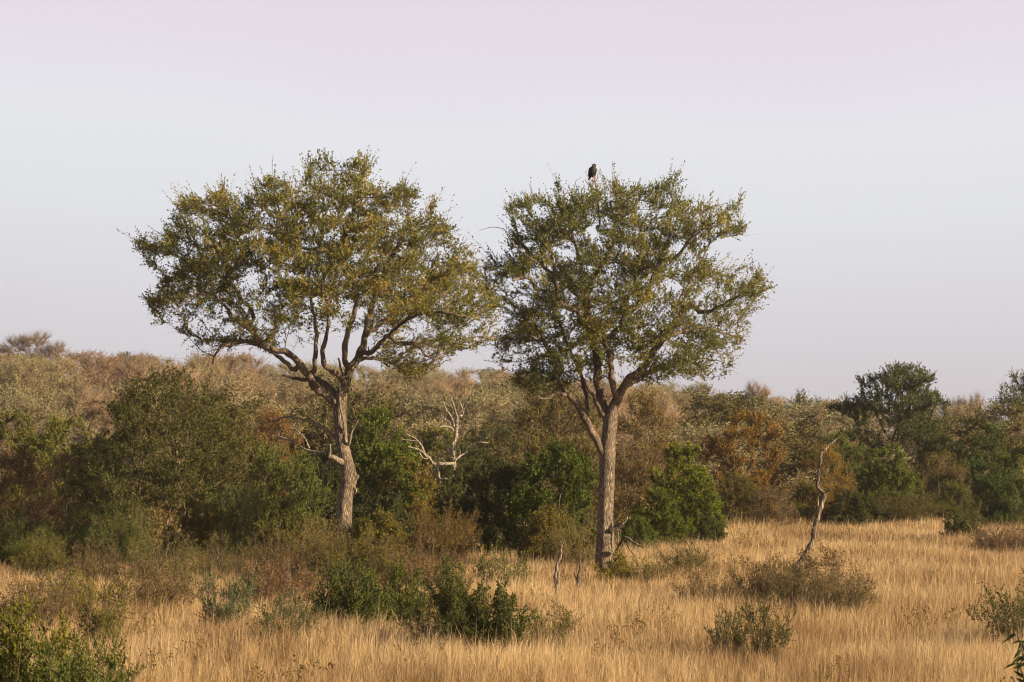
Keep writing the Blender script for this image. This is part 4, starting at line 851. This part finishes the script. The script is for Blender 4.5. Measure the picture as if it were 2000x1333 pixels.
B_('bu_round', 1880, 1960, 900, 101, (.045, .075, .025), 'deep green bush near the right edge')
B_('bu_feather', 1930, 2060, 925, 99, (.06, .085, .025), 'fresh green bush at the right edge above the grass')
B_('bu_feather', 1820, 1920, 940, 98, (.075, .085, .028), 'olive green bush above the small round bush')
T_('tr_umbrella', 1648, 1862, 712, 118, (.052, .066, .026), 'tall umbrella shaped dark tree above the right thicket', wood=(.5, .45, .4), rot=1.0)
T_('tr_round', 1790, 1890, 850, 112, (.070, .075, .025), 'olive tree right of the umbrella shaped tree')
T_('tr_open', 1950, 2080, 722, 135, (.075, .085, .040), 'tall thin crowned tree at the right edge on the skyline', wood=(.6, .6, .6))
T_('green_far0', 1528, 1625, 765, 150, (.10, .105, .045), 'rounded grey green tree on the skyline left of the umbrella tree')
T_('tr_round', 1600, 1680, 850, 112, (.08, .10, .03), 'pale green tree behind the golden brown tree')

def undergrowth():
    rng = np.random.default_rng(77); n = 60000
    y = 66 + (165 - 66) * rng.random(n) ** 1.2; x = (rng.random(n) * 2 - 1) * (.22 * y + 3)
    edge = np.interp(x / y * F + 1000, [-200, 300, 620, 900, 1150, 1350, 1500, 2200], [74, 74, 70, 72, 76, 88, 101, 104])
    k = y > edge + 2.5 * np.sin(x * .9) + 2 * np.sin(x * .37 + 1); x, y = x[k], y[k]; n = len(x)
    cl = .5 + .5 * np.sin(x * 1.1 + 2 * np.sin(y * .3)) * np.sin(y * .8 + np.sin(x * .7))
    h = (.35 + 1.15 * cl) * rng.uniform(.5, 1.1, n)
    B = np.stack([x, y, gz(x, y) + h * rng.uniform(0, .8, n)], 1)
    D = nrm(rng.normal(size=(n, 3)) * .7 + np.array([0, 0, .9])); w_ = Geo(); g_ = Geo()
    shoots(w_, g_, B, D, rng.uniform(.25, .6, n), 8, .12, .06, rng, r=.006, bare=rng.random(n) < .3, tonev=np.clip(.3 + .5 * cl + .3 * (rng.random(n) - .5), 0, 1))
    o1 = link('undergrowth', g_.mesh('undergrowth'), M['leaf'], None, (.095, .080, .032)); tag(o1, 'low olive brush covering the ground beneath the thicket', 'undergrowth', kind='stuff')
    o2 = link('dry_twigs', w_.mesh('dry_twigs'), M['wood'], None, (1, .9, .8)); tag(o2, 'dry fallen twigs among the low brush', 'twigs', kind='stuff')
undergrowth()

def weeds():
    rng = np.random.default_rng(41); B = []; T = []
    for i in range(520):
        y = 29 + 74 * rng.random() ** .8; x = (rng.random() * 2 - 1) * (.21 * y + 2)
        if math.sin(x * .55 + 1.1 * math.sin(y * .21)) * math.sin(y * .33 + x * .2) < rng.uniform(-.3, .7): continue
        r_ = rng.uniform(.12, .45); k = int(6 + 40 * r_); tn = rng.random()
        for q in range(k):
            a = rng.random() * 6.28; rr = r_ * math.sqrt(rng.random()); xx, yy = x + rr * math.cos(a), y + rr * math.sin(a)
            B.append((xx, yy, float(gz(xx, yy)) + rng.uniform(.12, .48))); T.append(tn)
    B = np.array(B); n = len(B); D = nrm(rng.normal(size=(n, 3)) * .6 + np.array([0, 0, .9])); w_ = Geo(); g_ = Geo()
    shoots(w_, g_, B, D, rng.uniform(.12, .32, n), 9, .05, .024, rng, r=.004, bare=rng.random(n) < .25, tonev=np.clip(np.array(T) * .8 + .1, 0, 1))
    o1 = link('weeds', g_.mesh('weeds'), M['leaf'], None, (.115, .085, .035)); tag(o1, 'small olive and brown weeds mixed through the dry grass', 'weeds', kind='stuff')
    o2 = link('weed_stalks', w_.mesh('weed_stalks'), M['wood'], None, (1, .85, .7)); tag(o2, 'thin brown weed stalks among the dry grass', 'stalks', kind='stuff')
weeds()

# ------------------------------------------------------------------ far woodland on the rise
g3 = 'trees of the far woodland'
plant('bare_tree', -30, 135, 645, 290, (.13, .11, .06), 'bare_tree', 'large bare grey tree on the ridge at the left edge', 'tree', g3, part='crown', stem='trunk', wood=(.9, .84, .8))
plant('bare_tree', 50, 150, 664, 280, (.13, .11, .06), 'bare_tree', 'smaller bare grey tree touching the large bare tree on the left ridge', 'tree', g3, part='crown', stem='trunk', wood=(.9, .82, .78))
plant('bare_tree', 235, 330, 686, 290, (.13, .11, .06), 'bare_tree', 'small bare grey tree on the ridge left of the left tall tree', 'tree', g3, part='crown', stem='trunk', wood=(1.2, 1.1, 1.05))
plant('bare_tree', 1450, 1520, 742, 230, (.13, .11, .06), 'bare_tree', 'bare pale tree on the skyline right of the right tall tree', 'tree', g3, part='crown', stem='trunk', wood=(1.3, 1.2, 1.1))
plant('bare_tree', 1845, 1935, 765, 200, (.13, .11, .06), 'bare_tree', 'bare grey tree on the skyline right of the umbrella shaped tree', 'tree', g3, part='crown', stem='trunk', wood=(1.0, .9, .85))

def woodland():
    rng = np.random.default_rng(99)
    skyl = np.full(2400, 2000.0)      # highest row already covered, per column from -200
    def cover(x0, x1, yt, yb=None):
        a, b = int(max(0, x0 + 200)), int(min(2400, x1 + 200))
        if b <= a: return
        u = np.linspace(-1, 1, b - a); hgt = 60 if yb is None else (yb - yt)
        yv = yt + hgt * (1 - np.sqrt(1 - np.clip(np.abs(u), 0, .98) ** 2)) * .6 + 6
        skyl[a:b] = np.minimum(skyl[a:b], yv)
    for x0, x1, yt, d in PLACED:
        if d < 125: cover(x0, x1, yt)
    # the right part of the skyline is low, the left rises; tops are held to the profile of the photograph
    prof = lambda px: np.interp(px, [-200, 0, 130, 330, 560, 700, 950, 1250, 1400, 1520, 1650, 2000, 2200], [700, 700, 688, 697, 700, 712, 722, 752, 768, 785, 790, 797, 800])
    cells = []
    d = 108.0
    while d < 318:
        hw = .205 * d + 6; st = 5.2 + (d - 100) * .026
        x = -hw + rng.random() * st
        while x < hw:
            cells.append((x + rng.normal(0, 1), d + rng.normal(0, 2.0))); x += st * rng.uniform(.8, 1.25)
        d += 6.0 + (d - 100) * .035
    cells.sort(key=lambda c: c[1]); cnt = 0
    for x, d in cells:
        px = 1000 + x / d * F; zg = float(gz(x, d)); h = rng.uniform(3.8, 6.8); wd_ = rng.uniform(6.5, 10.5)
        hwp = wd_ / 2 / d * F; top = HZ - (zg + h - CH) / d * F; lim = float(prof(px)) + rng.normal(0, 8)
        if top < lim: h -= (lim - top) * d / F; top = lim
        if d < 128 and 1590 < px < 1930:
            t2 = 868 + rng.normal(0, 8); h = min(h, CH + (HZ - t2) * d / F - zg); top = HZ - (zg + h - CH) / d * F
        if h < 1.2: continue
        a, b = int(np.clip(px - hwp * .7 + 200, 0, 2399)), int(np.clip(px + hwp * .7 + 200, 0, 2399))
        if b - a < 2 or px + hwp < -15 or px - hwp > 2015: continue
        uu = np.linspace(-.7, .7, b - a); mine = top + (h / d * F) * .6 * (1 - np.sqrt(1 - uu ** 2))
        if np.max(skyl[a:b] - mine) < 5: continue
        lf = px < 620; r = rng.random()
        pg = np.interp(px, [0, 500, 900, 1400, 2000], [.06, .15, .28, .30, .50])
        if r < pg:
            key = 'green_far%d' % rng.integers(3); c = np.array([(.080, .078, .032), (.095, .088, .036), (.062, .064, .024), (.115, .10, .042)][rng.integers(4)]); kind = 0
        elif r < pg + .08:
            key = 'bare_tree'; c = np.array((.16, .13, .08)); kind = 2
        else:
            key = 'dry_far%d' % rng.integers(4); c = np.array([(.37, .31, .155), (.41, .34, .175), (.29, .26, .135), (.37, .29, .15), (.30, .28, .145)][rng.integers(5)]) * rng.uniform(.85, 1.1); kind = 1
            if lf and rng.random() < .35: c = np.array((.34, .225, .13))
        lab = ['hazy green tree in the far woodland behind the thicket', 'hazy straw brown dry crowned tree in the far woodland', 'hazy leafless tree within the far woodland'][kind]
        nm = ['far_green_tree', 'far_dry_tree', 'far_bare_tree'][kind]
        e = plant(key, px - hwp, px + hwp, top, d, tuple(c), nm, lab, 'tree', ['far green trees', 'far dry trees', 'far leafless trees'][kind], part='crown', stem='trunk', wood=(1.5, 1.35, 1.15))
        cover(px - hwp, px + hwp, top, top + h / d * F); cnt += 1
    print('woodland trees', cnt)
woodland()

# ------------------------------------------------------------------ leaves close to the camera, bottom right
def near_branch():
    rng = np.random.default_rng(8); D = 17.0
    X0 = wpos(2060, 1333, D); X0[2] = float(gz(X0[0], D)); root = empty('near_shrub', X0, 'dark long leaved branch tips at the bottom right corner', 'shrub')
    wg = Geo(); lg = Geo(); tips = [(1982, 1238), (1992, 1252), (1986, 1296), (1975, 1322), (2000, 1300), (2012, 1270), (2030, 1240), (2040, 1300), (2020, 1330), (1996, 1345), (2060, 1260)]
    ch = []
    for tx, ty in tips:
        a = wpos(2075, 1900, D); a[2] = X0[2] - .05; b = wpos(2045 + rng.normal(0, 5), (1900 + ty) / 2 - 60, D + rng.normal(0, .15)); c = wpos(tx + 14, ty + 30, D); e_ = wpos(tx, ty, D)
        s = spline([(*a, .012), (*b, .009), (*c, .006), (*e_, .003)], .08); ch.append((s[:, :3], s[:, 3]))
        k = 26; q = rng.integers(max(1, int(len(s) * .55)), len(s), k); B = s[q, :3]
        Dn = nrm(rng.normal(size=(k, 3)) * .6 + np.array([-.5, 0, -.15])); 
        for i in range(k):
            dd = Dn[i]; side = nrm(np.cross(dd, np.array([0, 1, .3]))); ll = rng.uniform(.07, .12); ww = ll * .2
            t_ = [0, .3, .6, 1]; wv = [0, 1, .85, 0]; cur = np.array([0, 0, -.03])
            cpt = [B[i] + dd * ll * u + cur * u * u for u in t_]
            V = [cpt[0], cpt[1] + side * ww / 2, cpt[1] - side * ww / 2, cpt[2] + side * ww * .42, cpt[2] - side * ww * .42, cpt[3]]
            lg.add(V, [(1, 2, 4, 3)], [(0, 2, 1), (3, 4, 5)], T4=rng.random(), T3=rng.random())
    tubes(wg, ch, lambda r: 7)
    link('stems', wg.mesh('stems', True, X0), M['wood'], root, (.6, .6, .6)); link('foliage', lg.mesh('foliage', False, X0), M['leaf'], root, (.030, .045, .018))
near_branch()

# ------------------------------------------------------------------ haze
hm, t, o = mat_new('haze'); pv = t.nodes.new('ShaderNodeVolumePrincipled'); pv.inputs['Color'].default_value = (.96, .93, .90, 1)
pv.inputs['Density'].default_value = .0003; pv.inputs['Anisotropy'].default_value = .7; t.links.new(pv.outputs[0], o.inputs['Volume'])
x0, x1, y0, y1, z0, z1 = -335, 335, -30, 905, -2.5, 22
V = [(x, y, z) for z in (z0, z1) for y in (y0, y1) for x in (x0, x1)]
me = bpy.data.meshes.new('haze'); me.from_pydata(V, [], [(0, 2, 3, 1), (4, 5, 7, 6), (0, 1, 5, 4), (2, 6, 7, 3), (0, 4, 6, 2), (1, 3, 7, 5)])
tag(link('haze', me, hm), 'thin warm haze over the far woodland', 'haze', kind='stuff')
for k_, v_ in PR.items(): print(k_, v_['n'], round(v_['H'], 2), round(v_['W'], 2))
